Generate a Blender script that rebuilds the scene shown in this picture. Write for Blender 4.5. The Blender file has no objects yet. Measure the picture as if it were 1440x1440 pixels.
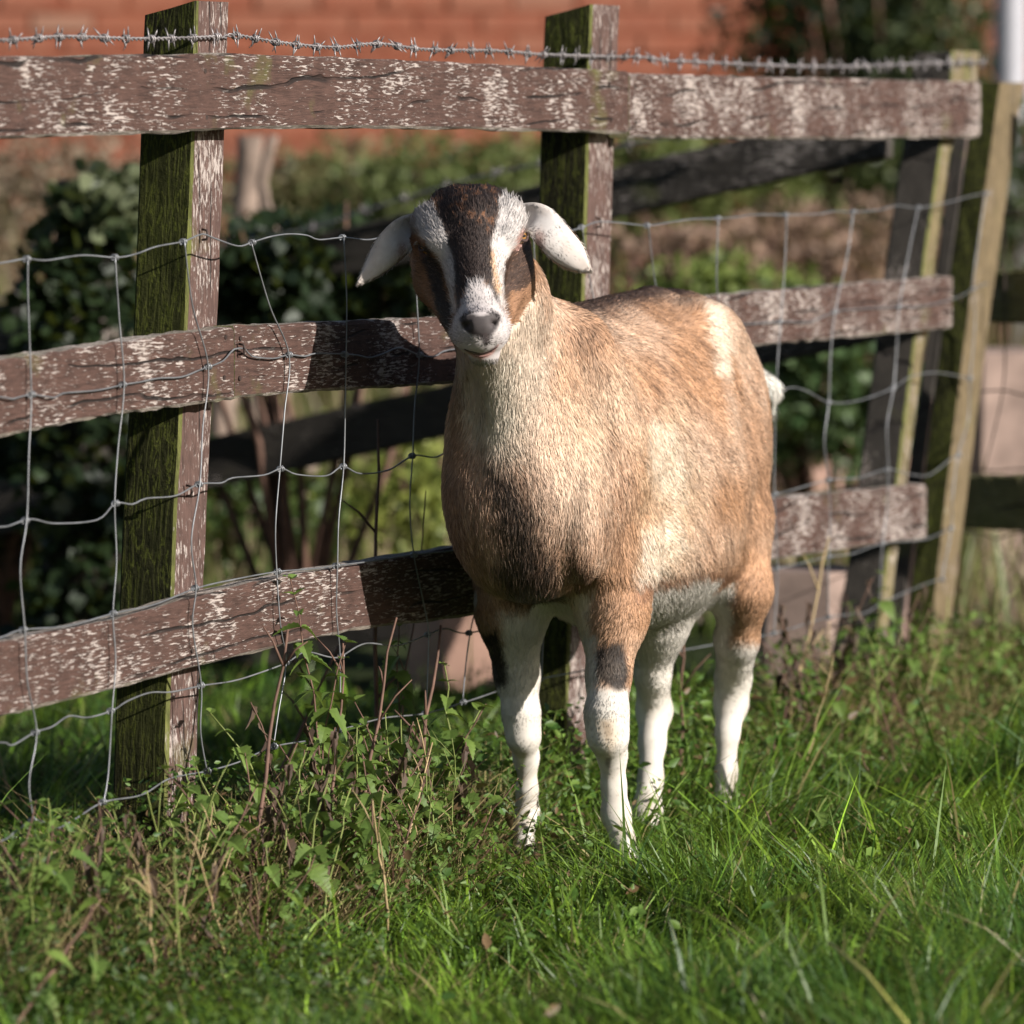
import bpy, math, random
import numpy as np
from mathutils import Vector, Matrix
SC = bpy.context.scene
R = math.radians
random.seed(7)
RNG = np.random.default_rng(11)

# ------------------------------------------------------------------ camera, world, sun, exposure
F, CX, H, PITCH = 8000.0, 720.0, 1.03, R(3.86)      # focal length in photo pixels, eye height in metres
cam_d = bpy.data.cameras.new('camera'); cam = bpy.data.objects.new('camera', cam_d)
SC.collection.objects.link(cam); SC.camera = cam
cam.location = (0, 0, H); cam.rotation_euler = (math.pi/2 - PITCH, 0, 0)
cam_d.sensor_width = 36; cam_d.lens = F/1440*36; cam_d.clip_start = 0.1; cam_d.clip_end = 600
cam_d.dof.use_dof = True; cam_d.dof.focus_distance = 7.66; cam_d.dof.aperture_fstop = 5.1
SUN_AZ, SUN_EL = R(57), R(23)                       # azimuth measured from behind the camera towards its right
sdir = Vector((math.sin(SUN_AZ)*math.cos(SUN_EL), -math.cos(SUN_AZ)*math.cos(SUN_EL), math.sin(SUN_EL)))
w = bpy.data.worlds.new('World'); SC.world = w; w.use_nodes = True
wn = w.node_tree
sky = wn.nodes.new('ShaderNodeTexSky'); sky.sky_type = 'NISHITA'; sky.sun_disc = False
sky.sun_elevation = SUN_EL; sky.sun_rotation = math.atan2(sdir.x, sdir.y); sky.air_density = 1.0; sky.dust_density = 1.0
wn.links.new(sky.outputs[0], wn.nodes['Background'].inputs[0]); wn.nodes['Background'].inputs[1].default_value = 0.05
sl = bpy.data.lights.new('sun', 'SUN'); so = bpy.data.objects.new('sun', sl); SC.collection.objects.link(so)
sl.energy = 5.0; sl.angle = R(0.55); sl.color = (1.0, 0.945, 0.88)
so.rotation_euler = sdir.to_track_quat('Z', 'Y').to_euler()
SC.view_settings.view_transform = 'Standard'; SC.view_settings.look = 'None'
SC.view_settings.gamma = 1; SC.view_settings.exposure = 0.76; SC.view_settings.use_curve_mapping = False
SC.render.engine = 'CYCLES'; SC.cycles.max_bounces = 6; SC.cycles.transparent_max_bounces = 4
SC.cycles_curves.shape = 'RIBBONS'
SC.render.film_transparent = False

# ------------------------------------------------------------------ projection helpers
cp, sp = math.cos(PITCH), math.sin(PITCH)
def ray(u, v):
    dx = (u-CX)/F; dy = -(v-720)/F
    return Vector((dx, cp+dy*sp, -sp+dy*cp))
def P(u, v, Y):
    d = ray(u, v); t = Y/d.y
    return Vector((d.x*t, Y, H+d.z*t))
def onplane(u, v, p0, n):
    d = ray(u, v); c = Vector((0, 0, H)); t = (p0-c).dot(n)/d.dot(n)
    return c + d*t
def project(p):
    x, y, z = p[:, 0], p[:, 1], p[:, 2]-H
    f = y*cp - z*sp; up = y*sp + z*cp
    return CX+F*x/f, 720-F*up/f

# ------------------------------------------------------------------ noise
def _hash(i, j, k, s):
    n = (i*374761393 + j*668265263 + k*2147483647 + s*1274126177) & 0xffffffff
    n = ((n ^ (n >> 13)) * 1274126177) & 0xffffffff
    n = n ^ (n >> 16)
    return (n & 0xffff)/65535.0
def vnoise(p, scale, seed=0):
    q = np.asarray(p, float)*scale; i0 = np.floor(q).astype(np.int64); f = q-i0; f = f*f*(3-2*f)
    out = 0
    for a in (0, 1):
        for b in (0, 1):
            for c in (0, 1):
                wgt = (f[:, 0] if a else 1-f[:, 0])*(f[:, 1] if b else 1-f[:, 1])*(f[:, 2] if c else 1-f[:, 2])
                out = out + wgt*_hash(i0[:, 0]+a, i0[:, 1]+b, i0[:, 2]+c, seed)
    return out*2-1
def sstep(a, b, x):
    t = np.clip((x-a)/(b-a), 0, 1); return t*t*(3-2*t)

def ground_z(x, y):
    x = np.asarray(x, float); y = np.asarray(y, float)
    p = np.stack([x.ravel(), y.ravel(), np.zeros(x.size)], 1)
    n = (vnoise(p, 2.3, 5)*.018 + vnoise(p, 6.0, 6)*.008).reshape(x.shape)
    D = .9128*(x+.622) - .4085*(y-6.915)            # distance in front of the fence
    bank = .05*np.exp(-(D/.16)**2)
    flat = sstep(11., 14., y)
    return n*(1-flat) + bank*(y < 11) - .02

# ------------------------------------------------------------------ object helpers
COL = SC.collection
WORLD = {}
def tag(o, label=None, cat=None, group=None, kind=None):
    if label: o['label'] = label
    if cat: o['category'] = cat
    if group: o['group'] = group
    if kind: o['kind'] = kind
    return o
def place(o, parent=None, M=None):
    COL.objects.link(o)
    M = M or Matrix.Identity(4)
    WORLD[o] = M
    if parent:
        o.parent = parent; o.matrix_basis = WORLD[parent].inverted() @ M
    else:
        o.matrix_basis = M
    return o
def thing(name, loc, label, cat, group=None, kind=None):
    o = bpy.data.objects.new(name, None); o.empty_display_size = .1
    place(o, None, Matrix.Translation(Vector(loc))); return tag(o, label, cat, group, kind)
def mesh_from(name, V, Fc, mats, smooth=False, midx=None, cols=None):
    me = bpy.data.meshes.new(name)
    V = np.asarray(V, dtype=np.float32)
    if isinstance(Fc, np.ndarray):
        k = Fc.shape[1]; nf = len(Fc)
        me.vertices.add(len(V)); me.vertices.foreach_set('co', V.ravel())
        me.loops.add(nf*k); me.loops.foreach_set('vertex_index', Fc.astype(np.int32).ravel())
        me.polygons.add(nf); me.polygons.foreach_set('loop_start', np.arange(nf, dtype=np.int32)*k)
        try: me.polygons.foreach_set('loop_total', np.full(nf, k, dtype=np.int32))
        except Exception: pass
        me.update(calc_edges=True)
    else:
        me.from_pydata([tuple(map(float, v)) for v in V], [], Fc); me.update()
    for m in (mats if isinstance(mats, (list, tuple)) else [mats]): me.materials.append(m)
    if midx is not None: me.polygons.foreach_set('material_index', np.asarray(midx, dtype=np.int32))
    if smooth: me.polygons.foreach_set('use_smooth', np.ones(len(me.polygons), dtype=bool))
    if cols is not None:
        a = me.color_attributes.new('col', 'FLOAT_COLOR', 'POINT')
        c4 = np.ones((len(V), 4), dtype=np.float32); c4[:, :3] = cols
        a.data.foreach_set('color', c4.ravel())
    return me
def add(name, me, parent=None, M=None, **k):
    o = bpy.data.objects.new(name, me); place(o, parent, M); return tag(o, **k)
def tube(pts, r, n=6, closed_ends=True):
    """list of points, radius (number or list) -> verts, faces"""
    pts = [Vector(p) for p in pts]; m = len(pts)
    rr = r if hasattr(r, '__len__') else [r]*m
    V, Fc = [], []
    t0 = (pts[1]-pts[0]).normalized(); up = Vector((0, 0, 1)) if abs(t0.z) < .9 else Vector((1, 0, 0))
    a = t0.cross(up).normalized()
    for i, p in enumerate(pts):
        t = (pts[min(i+1, m-1)]-pts[max(i-1, 0)])
        t = t.normalized() if t.length > 1e-9 else t0
        a = (a - t*a.dot(t)).normalized(); b = t.cross(a)
        for k in range(n):
            q = 2*math.pi*k/n
            V.append(p + (a*math.cos(q)+b*math.sin(q))*rr[i])
    for i in range(m-1):
        for k in range(n):
            Fc.append((i*n+k, i*n+(k+1) % n, (i+1)*n+(k+1) % n, (i+1)*n+k))
    if closed_ends:
        Fc.append(tuple(range(n-1, -1, -1))); Fc.append(tuple((m-1)*n+k for k in range(n)))
    return V, Fc
class MB:
    def __init__(s): s.V = []; s.F = []; s.I = []
    def add(s, V, Fc, mi=0):
        o = len(s.V); s.V += [tuple(v) for v in V]; s.F += [tuple(i+o for i in f) for f in Fc]; s.I += [mi]*len(Fc)
    def mesh(s, name, mats, smooth=False, T=None):
        V = s.V
        if T is not None: V = [tuple(T @ Vector(v)) for v in V]
        return mesh_from(name, V, s.F, mats, smooth, s.I)
def spline(pts, step):
    """Catmull-Rom through Vectors, resampled"""
    out = []; n = len(pts)
    for i in range(n-1):
        p0, p1, p2, p3 = pts[max(i-1, 0)], pts[i], pts[i+1], pts[min(i+2, n-1)]
        m = max(1, int((p2-p1).length/step))
        for j in range(m):
            t = j/m
            out.append(.5*((2*p1)+(p2-p0)*t+(2*p0-5*p1+4*p2-p3)*t*t+(3*p1-p0-3*p2+p3)*t**3))
    out.append(pts[-1]); return out

# ------------------------------------------------------------------ materials
def mat(name):
    m = bpy.data.materials.new(name); m.use_nodes = True; nt = m.node_tree
    return m, nt, nt.nodes['Principled BSDF'], nt.nodes['Material Output']
class G:
    """tiny node-graph helper"""
    def __init__(s, nt): s.nt = nt
    def n(s, t, **k):
        x = s.nt.nodes.new(t)
        for a, b in k.items(): setattr(x, a, b)
        return x
    def l(s, a, b): s.nt.links.new(a, b)
    def noise(s, vec, scale, detail=4, rough=.55, dist=0):
        x = s.n('ShaderNodeTexNoise'); x.inputs['Scale'].default_value = scale; x.inputs['Detail'].default_value = detail
        x.inputs['Roughness'].default_value = rough; x.inputs['Distortion'].default_value = dist
        if vec is not None: s.l(vec, x.inputs['Vector'])
        return x.outputs['Fac']
    def ramp(s, fac, stops):
        x = s.n('ShaderNodeValToRGB'); e = x.color_ramp.elements
        while len(e) < len(stops): e.new(.5)
        for i, (p, c) in enumerate(stops):
            e[i].position = p; e[i].color = (c, c, c, 1) if not hasattr(c, '__len__') else (*c, 1)
        s.l(fac, x.inputs[0]); return x.outputs[0]
    def mix(s, fac, a, b, mode='MIX'):
        x = s.n('ShaderNodeMix', data_type='RGBA', blend_type=mode)
        for sock, v in ((x.inputs[0], fac), (x.inputs[6], a), (x.inputs[7], b)):
            if hasattr(v, 'is_linked') or isinstance(v, bpy.types.NodeSocket): s.l(v, sock)
            elif hasattr(v, '__len__'): sock.default_value = (*v, 1)
            else: sock.default_value = v
        return x.outputs[2]
    def math(s, op, a, b=None, c=None, clamp=False):
        x = s.n('ShaderNodeMath', operation=op); x.use_clamp = clamp
        for i, v in enumerate((a, b, c)):
            if v is None: continue
            if isinstance(v, bpy.types.NodeSocket): s.l(v, x.inputs[i])
            else: x.inputs[i].default_value = v
        return x.outputs[0]
    def coords(s, scale=(1, 1, 1), rnd=True):
        tc = s.n('ShaderNodeTexCoord'); v = tc.outputs['Object']
        if rnd:
            oi = s.n('ShaderNodeObjectInfo'); ad = s.n('ShaderNodeVectorMath', operation='MULTIPLY_ADD')
            cb = s.n('ShaderNodeCombineXYZ'); s.l(oi.outputs['Random'], cb.inputs[0]); s.l(oi.outputs['Random'], cb.inputs[2])
            s.l(cb.outputs[0], ad.inputs[0]); ad.inputs[1].default_value = (17, 17, 31); s.l(v, ad.inputs[2]); v = ad.outputs[0]
        mp = s.n('ShaderNodeMapping'); mp.inputs['Scale'].default_value = scale; s.l(v, mp.inputs[0])
        return mp.outputs[0]
    def bump(s, h, strength, dist, bsdf, nrm=None):
        x = s.n('ShaderNodeBump'); x.inputs['Strength'].default_value = strength; x.inputs['Distance'].default_value = dist
        s.l(h, x.inputs['Height'])
        if nrm is not None: s.l(nrm, x.inputs['Normal'])
        s.l(x.outputs[0], bsdf.inputs['Normal']); return x.outputs[0]

def wood_mat(name, axis, base, white=.5, green=.1, dark=.0):
    """weathered stained timber; axis = grain direction in object space ('X' or 'Z')"""
    m, nt, b, out = mat(name); g = G(nt)
    st = (1.0, 12, 12) if axis == 'X' else (12, 12, 1.0)
    long_ = g.coords(st); iso = g.coords((1, 1, 1))
    grain = g.noise(long_, 14, 8, .65, 1.2)
    fine = g.noise(long_, 55, 4, .7, .3)
    st2 = (13, 95, 95) if axis == 'X' else (62, 62, 16)
    flk = g.noise(g.coords(st2), 3.6, 5, .62, .5)                          # flecks
    patch = g.noise(iso, 9, 3, .5)
    mott = g.noise(iso, 30, 5, .6)
    c = g.mix(g.ramp(grain, [(.3, 0), (.7, 1)]), tuple(x*.40 for x in base), tuple(x*1.35 for x in base))
    c = g.mix(g.ramp(fine, [(.38, .55), (.5, 0)]), c, tuple(x*.25 for x in base))
    c = g.mix(g.ramp(mott, [(.4, 0), (.75, .5)]), c, (base[0]*1.5, base[1]*1.5, base[2]*1.5))
    # silvery-white lichen flecks, thick in patches
    wm = g.math('ADD', flk, g.math('MULTIPLY', g.math('SUBTRACT', patch, .5), .55))
    wm = g.math('ADD', wm, g.math('MULTIPLY', g.math('SUBTRACT', fine, .5), .5))
    thr = .715 - .22*white
    oi_ = g.n('ShaderNodeObjectInfo'); wm = g.math('ADD', wm, g.math('MULTIPLY', g.math('SUBTRACT', oi_.outputs['Random'], .5), .035))
    if axis == 'X':
        tc_ = g.n('ShaderNodeTexCoord'); sx_ = g.n('ShaderNodeSeparateXYZ'); g.l(tc_.outputs['Object'], sx_.inputs[0])
        wm = g.math('ADD', wm, g.math('MULTIPLY', g.ramp(g.math('ABSOLUTE', g.math('ADD', sx_.outputs[2], .052)), [(.085, 0), (.108, 1)]), .10))
        wm = g.math('ADD', wm, .012)
    wmask = g.ramp(wm, [(thr, 0), (thr+.035, 1)])
    c = g.mix(g.math('MULTIPLY', wmask, .78), c, (.46, .40, .365))
    # thin pale wash along the grain
    wash = g.ramp(g.math('MULTIPLY', grain, g.ramp(patch, [(.42, 0), (.7, 1)])), [(.34, 0), (.6, .35)])
    c = g.mix(wash, c, (.36, .29, .25))
    gm = g.ramp(g.noise(iso, 6.5, 4, .6), [(.66-.25*green, 0), (.84-.2*green, .85)])
    c = g.mix(gm, c, (.115, .125, .03))
    # drying checks: narrow dark slanting lines
    wv = g.n('ShaderNodeTexWave'); wv.wave_type = 'BANDS'; wv.bands_direction = 'Z' if axis == 'X' else 'X'
    mp = g.coords((.30, 1, 1) if axis == 'X' else (1, 1, .22)); mp.node.inputs['Rotation'].default_value = (0, .10 if axis == 'X' else 0, 0); g.l(mp, wv.inputs['Vector'])
    wv.inputs['Scale'].default_value = 7.5; wv.inputs['Distortion'].default_value = 5; wv.inputs['Detail'].default_value = 3
    wv.inputs['Detail Scale'].default_value = 1.4
    crk = g.ramp(wv.outputs['Fac'], [(.0, 1), (.010, .9), (.022, 0)])
    crk = g.math('MULTIPLY', crk, g.ramp(g.noise(iso, 6, 2, .5), [(.47, 0), (.56, 1)]))
    c = g.mix(g.math('MULTIPLY', crk, .92), c, (.012, .009, .008))
    if dark: c = g.mix(dark, c, (.012, .012, .010))
    g.l(c, b.inputs['Base Color']); b.inputs['Roughness'].default_value = .8; b.inputs['Specular IOR Level'].default_value = .25
    h = g.math('ADD', g.math('MULTIPLY', grain, .6), g.math('MULTIPLY', fine, .5))
    h = g.math('ADD', h, g.math('MULTIPLY', wmask, .25)); h = g.math('SUBTRACT', h, g.math('MULTIPLY', crk, 2.2))
    g.bump(h, .75, .004, b)
    return m
def moss_mat(name, axis='Z'):
    m, nt, b, out = mat(name); g = G(nt)
    lon = g.coords((14, 14, 1.2) if axis == 'Z' else (1.2, 14, 14)); iso = g.coords()
    gr = g.noise(lon, 9, 5, .6, .8); n2 = g.noise(iso, 60, 5, .7)
    ln = g.ramp(gr, [(.47, 0), (.5, 1), (.53, 0)])
    c = g.mix(g.ramp(n2, [(.35, 0), (.7, 1)]), (.007, .0065, .004), (.025, .024, .010))
    c = g.mix(g.ramp(g.noise(iso, 4, 3, .5), [(.35, 0), (.65, .8)]), c, (.038, .042, .011))
    c = g.mix(g.math('MULTIPLY', ln, .7), c, (.10, .115, .02))
    g.l(c, b.inputs['Base Color']); b.inputs['Roughness'].default_value = .95; b.inputs['Specular IOR Level'].default_value = .1
    g.bump(g.math('ADD', n2, gr), .9, .005, b)
    return m
RAIL = wood_mat('rail timber', 'X', (.076, .042, .033), .64, .26)
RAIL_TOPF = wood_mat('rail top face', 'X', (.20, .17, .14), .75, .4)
RAIL_END = wood_mat('rail end grain', 'X', (.22, .21, .10), .3, .9)
POSTF = wood_mat('post face timber', 'Z', (.098, .058, .048), .72, .27)
MOSS = moss_mat('mossy timber')
EDGE = wood_mat('algae edge timber', 'Z', (.12, .125, .035), .2, .8)
STAKE = wood_mat('stake timber', 'Z', (.15, .112, .062), .2, .25)
POST3 = wood_mat('algae streaked post timber', 'Z', (.17, .135, .070), .55, .62)
SHADE_RAIL = wood_mat('shade-toned rail timber', 'X', (.040, .034, .028), .1, .2)  # darker copy of the rail timber: the back fence's shade is in its colour
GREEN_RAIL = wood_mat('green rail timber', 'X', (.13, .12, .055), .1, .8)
SHADE_POST = wood_mat('shade-toned post timber', 'Z', (.040, .034, .028), .1, .3)  # post timber with the shade of unlit faces put into its colour
PINK_POST = wood_mat('pale post timber', 'Z', (.30, .2, .17), .4, .1)

def simple(name, col, rough=.6, metal=0, spec=.4, var=0, scale=40, bump=0):
    m, nt, b, out = mat(name); g = G(nt)
    b.inputs['Roughness'].default_value = rough; b.inputs['Metallic'].default_value = metal; b.inputs['Specular IOR Level'].default_value = spec
    n = g.noise(g.coords(), scale, 4, .6)
    c = g.mix(g.ramp(n, [(.3, 0), (.7, 1)]), tuple(x*(1-var) for x in col), tuple(min(1, x*(1+var)) for x in col))
    g.l(c, b.inputs['Base Color'])
    if bump: g.bump(n, bump, .003, b)
    return m
WIRE = simple('galvanised wire', (.20, .205, .215), .45, .5, .5, .35, 25)
BARB = simple('weathered barbed wire', (.24, .22, .22), .5, .5, .5, .5, 12)
NAIL = simple('rusty nail', (.05, .035, .03), .6, .4, .4, .3)
def leaf_mat(name, c1, c2, trans=.35, rough=.45, attr=False, spec=.4):
    m, nt, b, out = mat(name); g = G(nt)
    if attr:
        a = g.n('ShaderNodeAttribute'); a.attribute_name = 'col'; col = a.outputs['Color']
    else:
        oi = g.n('ShaderNodeObjectInfo')
        col = g.mix(oi.outputs['Random'], c1, c2)
        col = g.mix(g.ramp(g.noise(g.coords(), 60, 3), [(.35, 0), (.7, .5)]), col, tuple(x*.55 for x in c1))
    g.l(col, b.inputs['Base Color']); b.inputs['Roughness'].default_value = rough; b.inputs['Specular IOR Level'].default_value = spec
    tr = g.n('ShaderNodeBsdfTranslucent'); g.l(g.mix(.3, col, (.24, .28, .03), 'MIX'), tr.inputs[0])
    ms = g.n('ShaderNodeMixShader'); ms.inputs[0].default_value = trans
    g.l(b.outputs[0], ms.inputs[1]); g.l(tr.outputs[0], ms.inputs[2]); g.l(ms.outputs[0], out.inputs[0])
    return m
GRASS = leaf_mat('grass blades', 0, 0, .34, .42, True, .32)
DRYG = leaf_mat('dry stalks', 0, 0, .15, .75, True, .12)
FOLI = leaf_mat('foliage', 0, 0, .3, .5, True, .35)
NETTLE = leaf_mat('nettle leaf', (.10, .17, .035), (.17, .25, .05), .35, .55)
DEADLEAF = leaf_mat('withered leaf', (.06, .035, .025), (.10, .065, .04), .15, .7)
STEM_G = simple('green stem', (.16, .19, .05), .6, 0, .3, .3)
STEM_B = simple('brown dead stem', (.13, .075, .055), .7, 0, .2, .35)
STEM_T = simple('straw stem', (.34, .25, .13), .6, 0, .3, .25)

# ------------------------------------------------------------------ ground and background structure
def ground():
    m, nt, b, out = mat('soil and thatch'); g = G(nt)
    c = g.mix(g.ramp(g.noise(g.coords(rnd=False), 18, 6, .65), [(.35, 0), (.65, 1)]), (.010, .015, .005), (.030, .042, .012))
    c = g.mix(g.ramp(g.noise(g.coords(rnd=False), 60, 3, .6), [(.6, 0), (.75, .6)]), c, (.12, .09, .05))
    g.l(c, b.inputs['Base Color']); b.inputs['Roughness'].default_value = .95; b.inputs['Specular IOR Level'].default_value = .1
    xs = np.concatenate([np.linspace(-200, -4, 12), np.linspace(-3, 4, 141), np.linspace(5, 200, 12)])
    ys = np.concatenate([np.linspace(-60, 3, 8), np.linspace(4, 13, 181), np.linspace(14, 400, 26)])
    X, Y = np.meshgrid(xs, ys); Z = ground_z(X, Y)
    V = np.stack([X.ravel(), Y.ravel(), Z.ravel()], 1); nx, ny = len(xs), len(ys)
    i = np.arange(nx*(ny-1)).reshape(ny-1, nx)[:, :-1].ravel()
    Fc = np.stack([i, i+1, i+nx+1, i+nx], 1)
    add('ground', mesh_from('ground', V, Fc, m, True), kind='structure')
ground()
def yard():
    # salmon-coloured paved path beyond the second fence
    m, nt, b, out = mat('salmon paving'); g = G(nt); co = g.coords(rnd=False)
    bk = g.n('ShaderNodeTexBrick'); g.l(co, bk.inputs['Vector']); bk.inputs['Scale'].default_value = 4.5
    bk.inputs['Color1'].default_value = (.44, .25, .19, 1); bk.inputs['Color2'].default_value = (.34, .22, .17, 1); bk.inputs['Mortar'].default_value = (.25, .20, .16, 1)
    c = g.mix(g.ramp(g.noise(co, 3, 5, .6), [(.4, 0), (.7, .75)]), bk.outputs[0], (.46, .37, .29))
    g.l(c, b.inputs['Base Color']); b.inputs['Roughness'].default_value = .9
    V = [(-2.2, 12.1, -.004), (2.6, 11.7, -.004), (3.4, 15.6, -.004), (-2.6, 15.4, -.004)]
    add('path', mesh_from('path', V, [(0, 1, 2, 3)], m), kind='structure')
yard()

def brick_wall():
    Y = 20.0
    root = thing('brick_wall', (0, Y, 0), 'sunlit orange-red brick wall far behind the fence and the scrub', 'wall')
    m, nt, b, out = mat('old red brick'); g = G(nt); oi = g.n('ShaderNodeObjectInfo')
    c = g.ramp(oi.outputs['Random'], [(0, (.21, .060, .030)), (.35, (.23, .066, .033)), (.7, (.25, .076, .038)), (.92, (.25, .095, .055)), (1, (.27, .15, .10))])
    big = g.n('ShaderNodeNewGeometry')
    c = g.mix(g.ramp(g.noise(big.outputs['Position'], 1.3, 3, .5), [(.42, 0), (.7, .6)]), c, (.24, .085, .05))
    c = g.mix(g.ramp(g.noise(big.outputs['Position'], 14, 4, .6), [(.45, 0), (.75, .5)]), c, (.33, .16, .10))
    g.l(c, b.inputs['Base Color']); b.inputs['Roughness'].default_value = .9
    mo = simple('lime mortar', (.22, .072, .04), .95, 0, .1, .2)
    L, W, Hh = .217, .10, .068; j = .008
    V = [(-9, Y+.008, -.05), (9, Y+.008, -.05), (9, Y+.30, -.05), (-9, Y+.30, -.05)]; V += [(x, y, 2.4) for x, y, z in V]
    Fb = [(0, 1, 5, 4), (1, 2, 6, 5), (2, 3, 7, 6), (3, 0, 4, 7), (4, 5, 6, 7)]
    add('mortar', mesh_from('mortar', V, Fb, mo), root)
    e = .004
    bv = [(-L/2, 0, -Hh/2), (L/2, 0, -Hh/2), (L/2, W, -Hh/2), (-L/2, W, -Hh/2), (-L/2, 0, Hh/2), (L/2, 0, Hh/2), (L/2, W, Hh/2), (-L/2, W, Hh/2)]
    bv = [(x*(1-2*e/L) if y == 0 else x, y, z*(1-2*e/Hh) if y == 0 else z) for x, y, z in bv]
    bf = [(0, 1, 5, 4), (1, 2, 6, 5), (3, 0, 4, 7), (4, 5, 6, 7), (0, 3, 2, 1)]
    bm = mesh_from('brick', bv, bf, m)
    rest = MB(); n = 0
    for r in range(31):
        z = .03 + r*(Hh+j)
        for k in range(-40, 41):
            x = k*(L+j) + (r % 2)*(L+j)/2
            if abs(x) > 8.9: continue
            dy = random.uniform(-.004, .004)
            if abs(x) < 1.98 and .62 < z < 1.72 and n < 290:
                add('brick', bm, root, Matrix.Translation((x, Y+dy, z))); n += 1
            else:
                rest.add([(x+a, Y+dy+bb, z+cc) for a, bb, cc in bv], bf)
    o = add('brickwork', rest.mesh('brickwork', m), root, kind='stuff')
    # flat-topped coping
brick_wall()

# white downpipe, blurred at the edge of the frame
def downpipe():
    wm = simple('white painted metal', (.34, .34, .37), .5, 0, .4, .08)
    p = P(1421, 50, 16.6); root = thing('white_pillar', (p.x, p.y, 0), 'pale white painted post standing before the brick wall', 'post')
    mb = MB(); mb.add(*tube([(p.x, p.y, .78+q*.2) for q in range(9)], [.046]*9, 14))
    add('shaft', mb.mesh('shaft', wm, True), root)
    mb = MB(); mb.add(*tube([(p.x, p.y, 0), (p.x, p.y, .4), (p.x, p.y, .79)], [.065, .06, .058], 12))
    add('base', mb.mesh('base', simple('dark painted metal', (.05, .045, .04), .6), True), root)
downpipe()

# ------------------------------------------------------------------ fences
FP0 = Vector((-.622, 6.915, 0)); FD = Vector((.4085, .9128, 0)).normalized(); FN = Vector((FD.y, -FD.x, 0))
def frame(d, origin):
    z = Vector((0, 0, 1)); y = z.cross(d)
    M = Matrix(((d.x, y.x, 0, origin.x), (d.y, y.y, 0, origin.y), (0, 0, 1, origin.z), (0, 0, 0, 1)))
    return M
def lerp_list(pts, x):
    xs = [p[0] for p in pts]
    return [float(np.interp(x, xs, [p[k] for p in pts])) for k in range(1, len(pts[0]))]
def board(name, pts, th, p0, d, parent, mats, seed, nseg=56, wob=.0016, bev=.004):
    """pts: (u, v_top, v_bottom) of the front face; board on the plane through p0 along d"""
    n = Vector((d.y, -d.x, 0)); u0, u1 = pts[0][0], pts[-1][0]
    org = onplane((u0+u1)/2, (pts[0][1]+pts[-1][1])/2, p0, n); M = frame(d, org); Mi = M.inverted()
    rs = np.random.default_rng(seed); mb = MB(); ring = []
    for i in range(nseg+1):
        u = u0+(u1-u0)*i/nseg; vt, vb = lerp_list(pts, u)
        a = onplane(u, vt, p0, n); b_ = onplane(u, vb, p0, n)
        zt, zb = a.z, b_.z; base = Vector((a.x, a.y, 0)); e = bev
        o = rs.uniform(-wob, wob, 10)
        prof = [(0+o[0], zb+e+o[1]*.4), (0+o[2]*.6, (zt+zb)/2), (0+o[0], zt-e+o[3]), (e, zt+o[4]), (th-e, zt+o[5]), (th, zt-e), (th, zb+e), (th-e, zb+o[6]), (e, zb+o[7])]
        ring.append([Mi @ (base - n*y + Vector((0, 0, z))) for y, z in prof])
    V = [p for r_ in ring for p in r_]; k = 9; Fc = []; I = []
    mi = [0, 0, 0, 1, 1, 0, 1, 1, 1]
    for i in range(nseg):
        for j in range(k):
            Fc.append((i*k+j, (i+1)*k+j, (i+1)*k+(j+1) % k, i*k+(j+1) % k)); I.append(mi[j])
    Fc.append(tuple(range(k))); I.append(2); Fc.append(tuple(nseg*k+j for j in range(k-1, -1, -1))); I.append(2)
    Fc = [f[::-1] for f in Fc]
    me = mesh_from(name, V, Fc, mats, False, I)
    return add(name, me, parent, M)
def post(name, edges, ws, p0, d, parent, mats, seed, backdrop=.018, zfoot=None, bev=.004, nseg=26, wob=.0015):
    """edges: (v, u_left, u_right) down the front face; ws: depth"""
    n = Vector((d.y, -d.x, 0)); v0, v1 = edges[0][0], edges[-1][0]
    org = onplane((edges[0][1]+edges[0][2])/2, v0, p0, n); M = frame(d, org); Mi = M.inverted()
    rs = np.random.default_rng(seed); ring = []
    for i in range(nseg+1):
        v = v0+(v1-v0)*i/nseg; uL, uR = lerp_list(edges, v)
        A, B = onplane(uL, v, p0, n), onplane(uR, v, p0, n); z = (A.z+B.z)/2
        e = bev; o = rs.uniform(-wob, wob, 10); top = (i == 0)
        zf = z; zb = z-(backdrop if top else 0)
        Wd = (B-A); Wd.z = 0; wl = Wd.length; Wd.normalize(); a0 = Vector((A.x, A.y, 0))
        pr = [(e+o[0], 0, zf), (wl-e+o[1], 0, zf), (wl, e, zf), (wl, ws-e, zb), (wl-e, ws, zb), (e, ws, zb), (0, ws-e, zb), (0+o[2], ws*.5+o[3], (zf+zb)/2), (0+o[4], e, zf)]
        ring.append([Mi @ (a0+Wd*x-n*y+Vector((0, 0, zz))) for x, y, zz in pr])
    V = [p for r_ in ring for p in r_]; k = 9; Fc = []; I = []
    mi = [0, 2, 1, 1, 1, 1, 1, 1, 2]
    for i in range(nseg):
        for j in range(k):
            Fc.append((i*k+j, (i+1)*k+j, (i+1)*k+(j+1) % k, i*k+(j+1) % k)); I.append(mi[j])
    Fc.append(tuple(range(k))); I.append(1)
    return add(name, mesh_from(name, V, Fc, mats, False, I), parent, M)

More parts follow.
